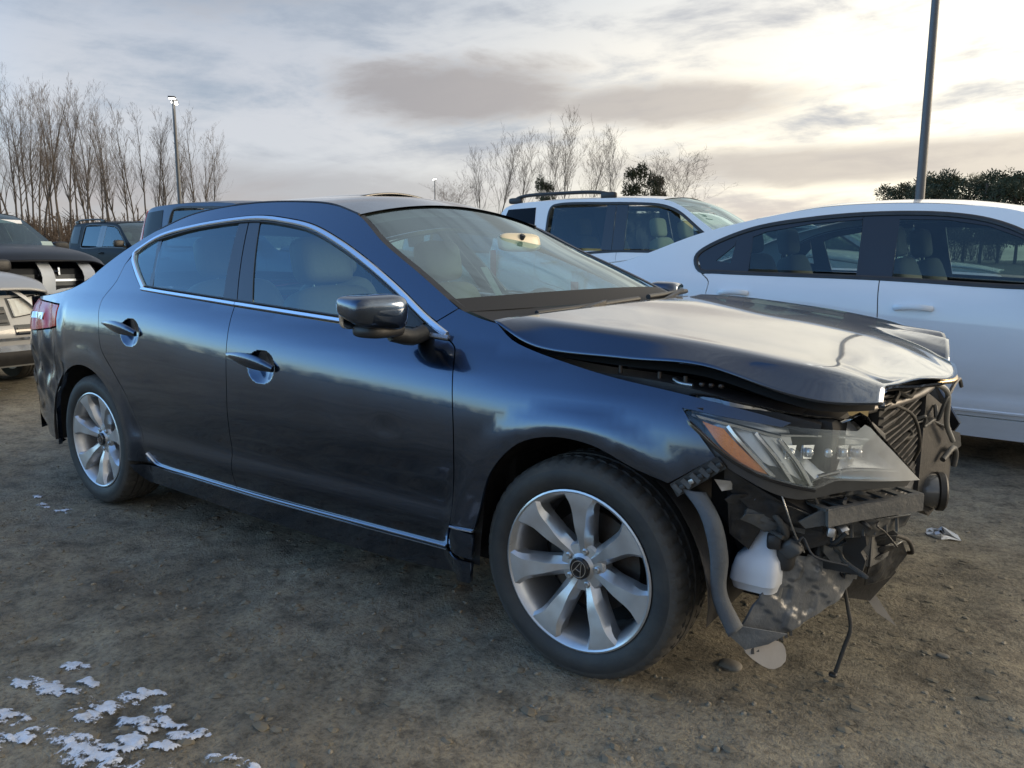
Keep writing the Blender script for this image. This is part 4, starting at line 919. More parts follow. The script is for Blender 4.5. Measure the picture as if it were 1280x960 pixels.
    tube('dangling_hose', [(1.93, -.44, .30), (1.951, -.45, .222), (1.961, -.45, .168), (1.948, -.45, .106), (1.931, -.45, .03)], .0055, RUBBER, car)
    superq('hose_tip', (.022, .02, .012), (1.925, -.45, .02), BLACK, car, .7, .7)
    plate('lower_air_duct', [(1.915, -.42, .225), (1.955, -.42, .330), (2.010, -.31, .325), (2.024, -.25, .280), (1.985, -.30, .190), (1.95, -.36, .21)], BLACK, car, .05, bump=lambda p, q: .01*math.sin(30*p))
    plate('torn_undertray', [(1.962, -.30, .206), (1.983, -.295, .222), (2.005, -.25, .165), (2.036, -.20, .094), (1.99, -.265, .15)], CARD, car, .003)
    # cooling pack and core support
    rd = box('radiator', (.035, .74, .42), (1.955, .03, .55), DARK, car, .004)
    for i in range(17):
        z = .375+i*.0235; bend = .010*math.sin(i*1.3)
        bar('radiator_fin', [(1.978, -.34, z), (1.984+bend*.4, -.1, z+bend), (1.984-bend*.3, .15, z-bend*.6), (1.978, .39, z)], .012, .006, FIN, rd)
    tube('core_support_bar', [(1.86, -.62, .765), (1.915, -.48, .760), (1.97, -.28, .752), (2.015, 0, .752), (2.02, .25, .758), (1.95, .60, .77)], .014, mat('bent_bar_grey', (.20, .19, .18), .45, .7, var=.6, vscale=18), car)
    tube('core_support_bar', [(1.90, -.60, .40), (1.925, -.55, .60), (1.93, -.52, .76)], .018, BLACK, car)
    plate('core_bracket', [(1.975, -.44, .735), (2.0, -.40, .700), (2.012, -.385, .62), (1.985, -.42, .60), (1.968, -.46, .66)], DUSTY, car, .006, bump=lambda p, q: .004*math.sin(70*q))
    plate('core_bracket', [(1.93, -.55, .775), (1.97, -.46, .775), (1.965, -.45, .748), (1.925, -.54, .745)], mat('yellowed_plastic', (.30, .24, .12), .5), car, .01)
    for i, (pth, r, m) in enumerate([([(1.88, -.56, .80), (1.94, -.40, .785), (2.0, -.15, .775), (2.03, .10, .78)], .006, BLACK), ([(1.97, -.30, .77), (2.02, -.10, .70), (2.03, .0, .60), (2.0, .12, .52)], .005, RUBBER), ([(2.03, .10, .78), (2.06, .28, .72), (2.055, .38, .60), (2.07, .45, .53)], .009, mat('silver_harness', (.35, .35, .34), .4, .5)), ([(1.829, -.76, .649), (1.866, -.765, .558), (1.880, -.74, .50), (1.893, -.70, .445)], .0022, BRIGHT), ([(1.90, -.70, .60), (1.92, -.69, .55), (1.905, -.70, .52)], .004, RUBBER), ([(2.01, -.30, .40), (2.045, -.20, .36), (2.05, -.12, .30), (2.03, -.05, .27)], .006, RUBBER)]):
        tube('wiring', pth, r, m, car)
    # far corner
    plate('fender_tip', [(1.880, .795, .785), (1.973, .665, .705), (2.068, .668, .556), (2.045, .68, .51), (1.95, .76, .60), (1.88, .80, .66)], PAINT, car, .01, bump=lambda p, q: .008*math.sin(18*p))
    plate('grille_shutter', [(2.0, .28, .72), (2.03, .42, .66), (2.06, .55, .52), (2.065, .50, .33), (2.03, .34, .28), (2.0, .26, .34)], BLACK, car, .06)
    plate('broken_bracket', [(2.045, .50, .56), (2.08, .56, .54), (2.085, .58, .49), (2.06, .54, .46), (2.05, .52, .50)], DUSTY, car, .012)
    tube('broken_bracket', [(2.05, .40, .47), (2.07, .47, .50), (2.075, .53, .47), (2.07, .55, .42)], .010, DUSTY, car)
    V, Fc = lathe_y([(.0001, .02), (.03, .018), (.052, .006), (.060, -.01), (.058, -.06), (.040, -.09), (.0001, -.095)], 28)
    fo = mesh('fog_lamp', V, Fc, mat('fog_lamp_grey', (.11, .115, .12), .25, .3, .8), car, angle=40); fo.rotation_euler = (0, 0, rad(-70)); fo.location = (2.055, .37, .365)
    V, Fc = lathe_y([(.061, .012), (.067, .006), (.067, -.012), (.061, -.016)], 28); r_ = mesh('fog_lamp_ring', V, Fc, BLACK, fo, angle=40)
    # under the raised bonnet edge
    bar('inner_fender_ledge', crom([(1.06, -.70, .86), (1.30, -.715, .838), (1.55, -.715, .825), (1.75, -.70, .79), (1.90, -.66, .755)], .04), .11, .03, BLACK, car)
    bar('inner_fender_ledge', crom([(1.06, .70, .86), (1.30, .715, .838), (1.55, .715, .825), (1.75, .70, .79), (1.90, .66, .755)], .04), .11, .03, BLACK, car)
    for x, y, z in ((1.514, -.735, .853), (1.586, -.735, .848), (1.40, -.735, .862)):
        tube('fender_bolt', [(x, y, z-.02), (x, y, z+.008)], .006, STEEL, car, smoothp=False); 
    tube('hood_hinge_rod', [(1.555, -.735, .845), (1.575, -.745, .838), (1.61, -.745, .835)], .006, BRIGHT, car)
    for x in (1.63, 1.655, 1.68): superq('ledge_clip', (.014, .012, .012), (x, -.735, .838), STEEL, car, .6, .6, nu=10, nv=6)
    eb = box('engine_block', (.55, .80, .32), (1.45, .05, .66), DARK, car, .06)
    superq('engine_cover', (.45, .55, .12), (1.42, .0, .84), BLACK, car, .4, .4)
    box('battery', (.20, .24, .20), (1.62, .45, .74), BLACK, car, .01)
    box('front_subframe', (.75, .95, .12), (1.50, 0, .25), DARK, car, .03)
    box('lamp_backing', (.25, .18, .18), (1.82, -.60, .69), DARK, car, .03)
def wreck_bits(car):
    r = random.Random(31)
    zone = lambda: Vector((r.uniform(1.78, 1.98), r.uniform(-.73, -.50), r.uniform(.46, .60)))
    for i in range(16):      # torn loom
        a = zone(); p = [tuple(a)]
        for j in range(4): a = a+Vector((r.gauss(.01, .03), r.gauss(.01, .03), r.gauss(-.015, .03))); p.append(tuple(a))
        tube('wiring', p, r.uniform(.0025, .006), r.choice([RUBBER, BLACK, BLACK, mat('harness_tape', (.05, .05, .06), .5)]), car, n=6)
    for i in range(14):      # bent sheet scraps
        c = zone(); s = r.uniform(.018, .045); ex = Vector((r.gauss(0, 1), r.gauss(0, 1), r.gauss(0, 1))).normalized(); ey = ex.orthogonal().normalized(); ph = r.random()*9
        pts = [c+(ex*math.cos(t)*s*r.uniform(.6, 1.3)+ey*math.sin(t)*s*r.uniform(.4, 1.0)) for t in np.linspace(0, 6.28, 8)[:-1]]
        plate('torn_metal_tab', pts, r.choice([DUSTY, DUSTY, BLACK, BRIGHT, LINER, PAINT]), car, .002, bump=lambda a, b, ph=ph: .006*math.sin(140*a+ph)+.004*math.sin(110*b), sp=.008)
    for i in range(12):      # bolts, clips, connectors
        c = zone(); s = r.uniform(.010, .022)
        box('broken_clip', (s, s*r.uniform(.6, 1.4), s*r.uniform(.6, 1.6)), c, r.choice([BLACK, DUSTY, BRIGHT, BLACK]), car, .002, (r.random()*3, r.random()*3, r.random()*3))
    for i in range(10):      # behind the grille opening
        a = Vector((r.uniform(1.93, 2.02), r.uniform(-.40, .45), r.uniform(.62, .80))); p = [tuple(a)]
        for j in range(4): a = a+Vector((r.gauss(.008, .02), r.gauss(.03, .04), r.gauss(-.01, .025))); p.append(tuple(a))
        tube('wiring', p, r.uniform(.003, .007), r.choice([BLACK, RUBBER, DUSTY, BRIGHT]), car, n=6)
    for i in range(0):
        q = Vector((1.80+i*.035, -.845+.014*i+.0016*i*i, .588+(.002*i if i > 4 else -.004*i))); box('case_rib', (.006, .010, .045), q+Vector((0, -.004, 0)), BLACK, car, .001)
def bumper_remains(car):
    r = random.Random(77)
    def cr(sd, amp=.012): return lambda a, b: amp*(noise.noise(Vector((a*14+sd, b*14, sd)))+.6*noise.noise(Vector((a*37, b*37+sd, sd)))+.5*abs(noise.noise(Vector((a*9, b*22, sd+4)))))
    gl = mat('torn_black_plastic', (.014, .015, .017), .28, var=.6, vscale=14, vcol=(.045, .045, .048), bump=.3, bscale=40)
    for i, pts in enumerate([[(1.735, -.835, .665), (1.79, -.80, .625), (1.86, -.755, .575), (1.93, -.70, .535), (1.93, -.69, .505), (1.85, -.73, .515), (1.78, -.78, .555), (1.73, -.82, .615)],
                             [(1.83, -.745, .56), (1.90, -.71, .555), (1.955, -.665, .525), (1.95, -.65, .465), (1.89, -.69, .445), (1.835, -.73, .475)],
                             [(1.95, -.665, .53), (2.03, -.585, .525), (2.085, -.49, .525), (2.075, -.47, .485), (2.02, -.56, .475), (1.95, -.65, .48)],
                             [(2.01, -.54, .40), (2.06, -.40, .42), (2.06, -.32, .36), (2.03, -.34, .29), (1.99, -.46, .30)],
                             [(1.73, -.80, .60), (1.775, -.78, .585), (1.80, -.74, .50), (1.77, -.74, .44), (1.73, -.77, .48)]]):
        plate('torn_bumper_plastic', pts, gl if i != 2 else DUSTY, car, .004, bump=cr(i*3.3), sp=.012)
    for i in range(16):      # layered shreds of bumper skin and liner under the lamp
        t = r.random(); c = Vector((1.755+.30*t, -.80+.24*t+.10*t*t, .60-.14*r.random()-.05*t)); s = r.uniform(.022, .052)
        ex = Vector((1, .8, r.gauss(-.2, .4))).normalized(); ey = Vector((r.gauss(0, .25), r.gauss(-.2, .3), 1)); ey = (ey-ex*ey.dot(ex)).normalized()
        pts = [c+ex*math.cos(a)*s*r.uniform(.7, 1.7)+ey*math.sin(a)*s*r.uniform(.35, .9) for a in np.linspace(0, 6.28, 9)[:-1]]
        plate('torn_bumper_plastic', pts, r.choice([gl, gl, gl, DUSTY, BLACK]), car, .003, bump=cr(20+i*2.1, .010), sp=.011)
    for i in range(6):
        q = Vector((1.96+.02*i, -.655+.028*i, .522)); bar('foam_rib', [q, q+Vector((.004, -.004, -.04))], .008, .006, DUSTY, car)
_nose = nose
def nose(car): _nose(car); bumper_remains(car); wreck_bits(car)
main_car()

# ------------------------------------------------------------ other cars
def white_sedan():
    B = Body([(-2.58, .62), (-2.5, .74), (-2.3, .83), (-2.0, .885), (-1.42, .918), (0, .925), (1.4, .918), (1.9, .885), (2.2, .82), (2.45, .68), (2.52, .58)], DPROF,
             [(-2.5, 1.09), (-1.6, 1.11), (-1.2, 1.085), (-.17, 1.053), (.55, 1.016), (1.0, .98), (1.6, .93), (2.5, .84)], (.50, .22), ((1.42, .325), (-1.42, .325)), (.41, .49))
    k = dict(B=B, arch=.385, R=.325, sill=.30, nose=2.46, tail=-2.52, cowl=(1.12, 1.00), fz=None)
    k['fend_z'] = pchip([1.0, 1.12, 1.6, 2.1, 2.5], [1.01, 1.00, .955, .89, .80])
    k['edge'] = [(.98, 1.06), (.74, 1.27), (.50, 1.42), (.159, 1.482), (-.258, 1.508), (-.614, 1.500), (-1.051, 1.435), (-1.403, 1.352), (-1.772, 1.222), (-1.98, 1.16), (-2.3, 1.13), (-2.5, 1.10)]
    k['idx'] = (2, 6, 9)
    k['dlo'] = [(.80, 1.02), (.72, 1.12), (.62, 1.23), (.516, 1.305), (.346, 1.378), (.128, 1.423), (-.256, 1.444), (-.653, 1.427), (-1.033, 1.372), (-1.30, 1.265), (-1.375, 1.205), (-1.378, 1.165), (-1.328, 1.095)]
    k['belt'] = [(-1.328, 1.095), (-1.197, 1.084), (-.165, 1.053), (.558, 1.016), (.80, 1.02)]
    k['belt_f'] = [(-.165, 1.053), (.558, 1.016), (.80, 1.02)]
    k['gapF'] = [(.80, 1.02), (.93, .93), (.96, .70), (.955, .45), (.93, .30)]
    k['gapM'] = [(-.165, 1.053), (-.145, .81), (-.15, .55), (-.16, .30)]
    k['gapR'] = [(-1.30, 1.07), (-1.24, 1.02), (-1.245, .921), (-1.20, .84), (-1.07, .72), (-.98, .56), (-.95, .42), (-.94, .30)]
    k['belt_r'] = [(-1.30, 1.07), (-1.22, 1.086), (-.165, 1.053)]
    k['glass'] = [('door_window', [(-.135, 1.405), (.12, 1.392), (.335, 1.35), (.50, 1.28), (.60, 1.20), (.70, 1.08), (.70, 1.045), (.53, 1.045), (-.10, 1.082)], 'f', 'g'),
                  ('door_window', [(-.345, 1.41), (-.64, 1.395), (-.93, 1.35), (-1.02, 1.315), (-.98, 1.106), (-.30, 1.086)], 'r', 'g'),
                  ('quarter_window', [(-1.23, 1.160), (-1.125, 1.262), (-1.12, 1.145)], 'r', 'g')]
    k['pillars'] = [[(-.345, 1.44), (-.135, 1.44), (-.10, 1.05), (-.30, 1.055)], [(-1.02, 1.37), (-1.125, 1.335), (-1.12, 1.145), (-1.23, 1.160), (-1.36, 1.17), (-1.32, 1.098), (-.98, 1.075)], [(-1.125, 1.335), (-1.30, 1.262), (-1.37, 1.20), (-1.36, 1.17), (-1.23, 1.160), (-1.125, 1.262)], [(.70, 1.03), (.70, 1.09), (.60, 1.21), (.63, 1.215), (.73, 1.10), (.80, 1.03)],
                    [(-.345, 1.41), (-.345, 1.437), (-.64, 1.422), (-.93, 1.386), (-1.02, 1.365), (-1.02, 1.315), (-.93, 1.35), (-.64, 1.395)], [(-.135, 1.405), (-.135, 1.437), (.12, 1.418), (.335, 1.375), (.51, 1.30), (.62, 1.22), (.60, 1.20), (.50, 1.28), (.335, 1.35), (.12, 1.392)]]
    k['handles'] = [(.04, .888), (-1.05, .950)]; k['mirror'] = (.70, 1.03); k['seat'] = (-.10, .56); k['tail_z'] = 1.08
    r = empty('white_sedan', (1.65, 3.25, 0), rad(-4), label='white four-door sedan parked beyond the hood of the navy sedan', cat='car')
    generic_car(r, k, WHITE, GLASSB, mat('grey_cloth', (.16, .16, .16), .8))
    front_lamps(r, k, .62, .76)
    for s in (-1, 1): fpatch('tail_light', k['PR'], s*40, s*86, .82, 1.0, REDL, r, .008)
    trim('lower_trim', [(-.93, .335), (0, .335), (.94, .335)], B, -1, .018, .006, WHITE, r)
    return r
def suv_spec():
    B = Body([(-2.30, .70), (-2.15, .80), (-1.9, .855), (-1.31, .89), (0, .90), (1.31, .89), (1.8, .85), (2.05, .77), (2.25, .62)], DPROF,
             [(-2.2, 1.24), (-1.4, 1.205), (-.33, 1.172), (.5, 1.150), (1.0, 1.10), (1.6, 1.05), (2.2, .98)], (.40, .10), ((1.31, .36), (-1.31, .36)), (.44, .52), shift=False)
    k = dict(B=B, arch=.42, R=.355, sill=.38, nose=2.14, tail=-2.22, cowl=(1.02, 1.13), suv=True)
    k['fend_z'] = pchip([.9, 1.02, 1.5, 2.0, 2.2], [1.14, 1.13, 1.10, 1.03, .96])
    k['edge'] = [(.93, 1.165), (.74, 1.27), (.45, 1.46), (.20, 1.618), (.0, 1.690), (-.35, 1.722), (-.75, 1.738), (-1.4, 1.745), (-2.0, 1.715), (-2.12, 1.66), (-2.20, 1.45), (-2.25, 1.22), (-2.26, 1.0)]
    k['idx'] = (4, 8, 11)
    k['dlo'] = [(.70, 1.150), (.62, 1.235), (.40, 1.405), (.20, 1.548), (.09, 1.598), (-.05, 1.635), (-.457, 1.668), (-.625, 1.675), (-1.30, 1.690), (-1.385, 1.66), (-1.39, 1.40), (-1.37, 1.205)]
    k['belt'] = [(-1.37, 1.205), (-.33, 1.172), (.5, 1.152), (.70, 1.150)]
    k['belt_f'] = [(-.44, 1.176), (.5, 1.152), (.70, 1.150)]
    k['gapF'] = [(.70, 1.150), (.84, 1.05), (.88, .80), (.86, .38)]
    k['gapM'] = [(-.44, 1.176), (-.42, .90), (-.43, .38)]
    k['gapR'] = [(-1.40, 1.23), (-1.46, 1.15), (-1.45, .95), (-1.38, .86), (-1.05, .76), (-.90, .60), (-.86, .38)]
    k['belt_r'] = [(-1.40, 1.23), (-1.37, 1.208), (-.44, 1.176)]
    k['glass'] = [('door_window', [(-.40, 1.640), (-.05, 1.605), (.09, 1.565), (.38, 1.375), (.58, 1.225), (.62, 1.175), (-.36, 1.195)], 'f', 'g'),
                  ('door_window', [(-1.345, 1.655), (-.66, 1.645), (-.64, 1.20), (-1.33, 1.222)], 'r', 'p')]
    k['pillars'] = [[(-.66, 1.672), (-.55, 1.67), (-.51, 1.185), (-.64, 1.19)], [(-.545, 1.668), (-.40, 1.664), (-.36, 1.18), (-.505, 1.185)]]
    k['over'] = [('rear_quarter_window', join([(-2.02, 1.665), (-1.60, 1.672)], [(-1.60, 1.672), (-1.54, 1.27)], [(-1.54, 1.27), (-1.95, 1.29)], [(-1.95, 1.29), (-2.06, 1.5), (-2.02, 1.665)]), mat('dark_privacy_pane', (.008, .011, .016), .3, spec=.08))]
    k['handles'] = [(-.30, 1.045), (-1.28, 1.06)]; k['mirror'] = (.62, 1.16); k['mirror_m'] = BLACK; k['seat'] = (-.06, .70); k['tail_z'] = .95
    k['hood_up'] = .06
    return k
def roof_rails(r, k, z=.065):
    B = k['B']
    for s in (-1, 1):
        P = [(-2.0, 1.722), (-1.88, 1.745), (-1.3, 1.752), (-.8, 1.742), (-.62, 1.728)]
        pts = [(x, s*(B.S(x, q)-.04), q+z*math.sin(math.pi*min(1, (i+.35)/4.7))**.4) for i, (x, q) in enumerate(P)]
        rl = tube('roof_rail', pts, .020, BLACK, r)
        for x, q in ((-1.95, 1.735), (-.68, 1.735)): superq('rail_foot', (.20, .05, .07), (x, s*(B.S(x, q)-.04), q+.03), BLACK, rl, .5, .5, nu=12, nv=8)
def suvs():
    g = ground_h
    k = suv_spec(); r = empty('white_suv', (-1.27, 5.82, g(-1.27, 5.82)+.02), rad(0), label='white SUV with black roof rails parked behind the white sedan', cat='suv'); r.scale = (1.03, 1.03, 1.055)
    generic_car(r, k, WHITE, GLASSB, mat('cream_cloth', (.62, .55, .36), .8, var=.3, vscale=5)); front_lamps(r, k, .72, .92); roof_rails(r, k)
    for s in (-1, 1): fpatch('tail_light', k['PR'], s*60, s*88, .80, 1.2, REDL, r, .01)
    # chalk scribble on the glass
    for i, pts in enumerate([[(.30, -.56, 1.605), (.34, -.50, 1.60), (.36, -.46, 1.60)], [(.345, -.57, 1.57), (.375, -.50, 1.575)], [(.39, -.58, 1.54), (.415, -.52, 1.545), (.43, -.50, 1.53)]]):
        bar('windshield_scribble', [(a+.055, b+.05, c+.0) for a, b, c in pts], .012, .003, TAPE, r)
    k = suv_spec(); k['privacy'] = PRIV; k['rocker'] = BLACK
    r = empty('dark_suv', (-14.9, 6.85, g(-14.9, 6.85)+.02), 0, label='dark grey SUV with roof rails parked furthest back, near the bare trees', cat='suv')
    generic_car(r, k, GREYP, GLASSB, INT); front_lamps(r, k, .72, .92); roof_rails(r, k)
    for s in (-1, 1): fpatch('tail_light', k['PR'], s*60, s*88, .80, 1.2, REDL, r, .01)
    k = suv_spec(); k['over'] = [('rear_quarter_window', join([(-2.08, 1.66), (-1.62, 1.68)], [(-1.62, 1.68), (-1.49, 1.27)], [(-1.49, 1.27), (-1.98, 1.30)], [(-1.98, 1.30), (-2.10, 1.5), (-2.08, 1.66)]), MATS['dark_privacy_pane'])]
    r = empty('blue_crossover', (-6.10, 3.88, g(-6.1, 3.88)+.02), 0, label='steel blue crossover with tall red tail lights showing over the navy trunk', cat='suv'); r.scale = (1.02, 1, 1.05)
    generic_car(r, k, BLUEP, GLASSB, INT); front_lamps(r, k, .72, .92)
    B = k['B']
    for s in (-1, 1):
        panel('tail_light', join([(-2.115, 1.70), (-2.10, 1.5), (-2.05, 1.28), (-2.06, .95)], [(-2.06, .95), (-2.24, .97)], [(-2.24, .97), (-2.235, 1.22), (-2.19, 1.45), (-2.115, 1.70)]), B.F(s, -.008), REDL, r, sp=.05, flip=s > 0)
    # black crossover with tape over its bonnet, faces the camera
    k = suv_spec(); k['hood_up'] = .10; k['dark_ws'] = True; k['fend_z'] = pchip([.9, 1.02, 1.5, 1.9, 2.2], [1.14, 1.13, 1.095, 1.02, .885])
    r = empty('black_crossover', (-10.25, 1.72, g(-10.25, 1.72)+.02), rad(4), label='black crossover facing the camera with white tape strips across its hood', cat='suv'); r.scale = (1.02, 1.04, 1.0)
    generic_car(r, k, BLACKP, GLASSB, INT); front_lamps(r, k, .74, .86, 44, 78, (-38, 38, .72, .86), 1)
    PF = k['PF']
    em = empty_bar = bar('emblem', [PF(rad(-3.5), .945, .03), PF(rad(-2.8), .855, .03)], .02, .012, CHROME, r)
    bar('emblem_bar', [PF(rad(3.5), .945, .03), PF(rad(2.8), .855, .03)], .02, .012, CHROME, em); bar('emblem_bar', [PF(rad(-3.2), .90, .03), PF(rad(3.2), .90, .03)], .016, .010, CHROME, em)
    box('windshield_banner', (.012, .34, .06), (.33, .40, 1.585), TAPE, r, 0, (0, -.62, 0))
    box('windshield_sticker', (.012, .14, .07), (.86, .62, 1.275), mat('pale_sticker', (.45, .55, .52), .5), r, 0, (0, -.62, 0))
    fz = k['fend_z']
    def on_hood(x, y):
        t = (x-1.02)/(2.08-1.02); yy = B.S(x, fz(x)); return fz(x)+.10*(1-.35*t)*(1-(abs(y)/yy)**2.6)+.012
    for y0, y1, low in ((-.02, -.06, .62), (.34, .44, .66)):
        pts = [(x, y0+(y1-y0)*ss((x-1.2)/.9), on_hood(x, y0)) for x in np.linspace(1.25, 2.02, 9)]+[(2.17, y1, .905), (2.225, y1-.01, .82), (2.24, y1-.03, low)]
        v, f = sweep(pts, rect(.15, .004), [Vector((.4, 0, 1))]*9+[Vector((1, 0, .2))]*3); tagged(mesh('tape_strip', v, f, TAPE, None, angle=60), r, 'white tape strip running down the black hood %s' % ('beside the emblem' if y0 < 0 else 'to the right of the emblem'), 'tape')
    pts = [(2.24, -.06, .63), (2.26, .05, .66), (2.25, .30, .68), (2.16, .60, .72)]
    v, f = sweep(pts, rect(.05, .004), [Vector((1, 0, .3))]*4); tagged(mesh('tape_strip', v, f, TAPE, None, angle=60), r, 'white tape strip sagging sideways across the black crossover grille', 'tape')
    # silver crossover behind the navy trunk
    k = suv_spec(); k['bumper'] = SILVER; k['fend_z'] = pchip([.9, 1.02, 1.5, 1.9, 2.2], [1.14, 1.13, 1.10, 1.03, .90])
    r = empty('silver_crossover', (-7.22, -.18, g(-7.2, -.4)), rad(2), label='silver crossover nose just behind the tail of the navy sedan', cat='suv'); r.scale = (1, 1, .88)
    generic_car(r, k, SILVER, GLASSB, INT); front_lamps(r, k, .74, .91, 20, 56, (-16, 16, .66, .84), 2, DUSTY)
    PF = k['PF']
    fpatch('bumper_intake', PF, 18, 56, .56, .66, BLACKG, r, .010, nu=14); 
    for z in (.585, .625): fpatch('intake_slat', PF, 19, 55, z-.008, z+.008, DUSTY, r, .016, nu=14, nv=2)
    fpatch('skid_trim', PF, -75, 75, .40, .46, SATIN, r, .014, nu=30); fpatch('lower_valance', PF, -80, 80, .26, .38, BLACK, r, .012, nu=30)
    fpatch('chrome_strip', PF, -70, 70, .51, .535, CHROME, r, .016, nu=30)
    B = k['B']
    hz = lambda x, y: k['fend_z'](x)+.06*(1-.35*(x-1.02)/1.06)*(1-(abs(y)/B.S(x, k['fend_z'](x)))**2.6)+.014
    pts = [(x, y, hz(x, y)) for x, y in ((1.2, -.15), (1.4, .0), (1.6, .14), (1.8, .28), (1.95, .38))]+[tuple(PF(rad(t), z, .035)) for t, z in ((30, .95), (36, .88), (42, .79))]
    v, f = sweep(crom(pts, .05), rect(.085, .004), None); tagged(mesh('tape_strip', v, f, TAPE, None, angle=60), r, 'white tape strip slanting over the silver hood corner and headlight', 'tape')
    # cars glimpsed through the windows
    k = suv_spec(); r = empty('champagne_suv', (-6.6, 9.6, g(-6.6, 9.6)), rad(0), label='champagne SUV seen only through the windshield of the navy sedan', cat='suv')
    generic_car(r, k, GOLDP, GLASSB, INT); front_lamps(r, k, .72, .92)
    k = suv_spec(); r = empty('grey_crossover', (4.2, 8.4, g(4.2, 8.4)), rad(196), label='grey crossover seen through the front side window of the white sedan', cat='suv')
    generic_car(r, k, mat('mid_grey_paint', (.16, .18, .19), .35, .4, .9), GLASSB, INT); front_lamps(r, k, .80, .95)
    k = suv_spec(); r = empty('pale_crossover', (-.6, 9.4, g(-.6, 9.4)), rad(8), label='pale crossover seen through the rear side window of the white sedan', cat='suv'); r.scale = (1, 1, .94)
    generic_car(r, k, WHITE, GLASSB, INT); front_lamps(r, k, .72, .92)
def tagged(o, host, label, cat):
    """a loose thing resting on a car: same placement as its host, but a top-level object"""
    from mathutils import Euler
    o.location = host.location; o.rotation_euler = host.rotation_euler; o.scale = host.scale
    o['label'] = label; o['category'] = cat; return o
white_sedan(); suvs()

# ------------------------------------------------------------ ground
def ground_mat():
    m = bpy.data.materials.new('muddy_gravel'); m.use_nodes = True; nt = m.node_tree; N = nt.nodes; L = nt.links; b = N['Principled BSDF']
    tc = N.new('ShaderNodeTexCoord')
    def nz(s, d=8, r=.65, dist=0.):
        n = N.new('ShaderNodeTexNoise'); n.inputs['Scale'].default_value = s; n.inputs['Detail'].default_value = d; n.inputs['Roughness'].default_value = r; n.inputs['Distortion'].default_value = dist
        L.new(tc.outputs['Object'], n.inputs['Vector']); return n.outputs[0]
    def ramp(v, st):
        r = N.new('ShaderNodeValToRGB'); L.new(v, r.inputs[0]); e = r.color_ramp.elements
        e[0].position, e[0].color = st[0][0], (*st[0][1], 1); e[1].position, e[1].color = st[-1][0], (*st[-1][1], 1)
        for p, c in st[1:-1]: q = e.new(p); q.color = (*c, 1)
        return r.outputs[0]
    def mixc(f, a, c, mode='MIX'):
        n = N.new('ShaderNodeMix'); n.data_type = 'RGBA'; n.blend_type = mode
        if isinstance(f, float): n.inputs[0].default_value = f
        else: L.new(f, n.inputs[0])
        L.new(a, n.inputs[6])
        if isinstance(c, tuple): n.inputs[7].default_value = (*c, 1)
        else: L.new(c, n.inputs[7])
        return n.outputs[2]
    big = ramp(nz(1.1, 5), [(.30, (.185, .162, .124)), (.48, (.32, .285, .22)), (.62, (.40, .36, .28)), (.75, (.26, .23, .18))])
    med = ramp(nz(9, 8, .7), [(.32, (.45, .45, .45)), (.5, (1, 1, 1)), (.68, (1.25, 1.22, 1.15))])
    c = mixc(1.0, big, med, 'MULTIPLY')
    fine = ramp(nz(55, 6, .75), [(.35, (.40, .40, .40)), (.5, (1, 1, 1)), (.66, (1.35, 1.33, 1.28))])
    c = mixc(.8, c, fine, 'MULTIPLY')
    red = N.new('ShaderNodeMapRange'); L.new(nz(2.3, 4), red.inputs[0]); red.inputs[1].default_value = .60; red.inputs[2].default_value = .72; red.inputs[4].default_value = .35
    c = mixc(red.outputs[0], c, (.19, .135, .115))
    L.new(c, b.inputs['Base Color'])
    r = N.new('ShaderNodeMapRange'); L.new(nz(3.1, 5), r.inputs[0]); r.inputs[1].default_value = .35; r.inputs[2].default_value = .65; r.inputs[3].default_value = .62; r.inputs[4].default_value = .95; L.new(r.outputs[0], b.inputs['Roughness'])
    b.inputs['Specular IOR Level'].default_value = .3
    a1 = N.new('ShaderNodeMath'); a1.operation = 'MULTIPLY_ADD'; L.new(nz(28, 8, .7), a1.inputs[0]); a1.inputs[1].default_value = 1.2; L.new(nz(110, 4, .7), a1.inputs[2])
    bp = N.new('ShaderNodeBump'); bp.inputs['Strength'].default_value = .9; bp.inputs['Distance'].default_value = .035; L.new(a1.outputs[0], bp.inputs['Height']); L.new(bp.outputs[0], b.inputs['Normal'])
    return m
def snow_mat():
    # wasted snow: full in the middle of a scrap, eaten into lace by melt holes
    m = mat('old_snow', (.62, .67, .77), .7, var=.6, vscale=45, vcol=(.36, .365, .38), bump=.5, bscale=140); nt = m.node_tree; N = nt.nodes; L = nt.links; b = N['Principled BSDF']
    tc = N.new('ShaderNodeTexCoord'); n = N.new('ShaderNodeTexNoise'); n.inputs['Scale'].default_value = 52; n.inputs['Detail'].default_value = 8; n.inputs['Roughness'].default_value = .68; L.new(tc.outputs['Object'], n.inputs['Vector'])
    at = N.new('ShaderNodeAttribute'); at.attribute_name = 'cover'
    s = N.new('ShaderNodeMath'); s.operation = 'ADD'; L.new(at.outputs['Fac'], s.inputs[0]); L.new(n.outputs[0], s.inputs[1])
    r = N.new('ShaderNodeMapRange'); r.interpolation_type = 'SMOOTHSTEP'; L.new(s.outputs[0], r.inputs[0]); r.inputs[1].default_value = .53; r.inputs[2].default_value = .64
    L.new(r.outputs[0], b.inputs['Alpha']); return m
def axis(lo, hi, d, far, grow=1.16):
    v = list(np.arange(lo, hi+1e-6, d)); s = d; a = [hi]
    while a[-1] < far: s *= grow; a.append(a[-1]+s)
    s = d; b = [lo]
    while b[-1] > -far: s *= grow; b.append(b[-1]-s)
    return np.array(b[:0:-1]+v+a[1:])
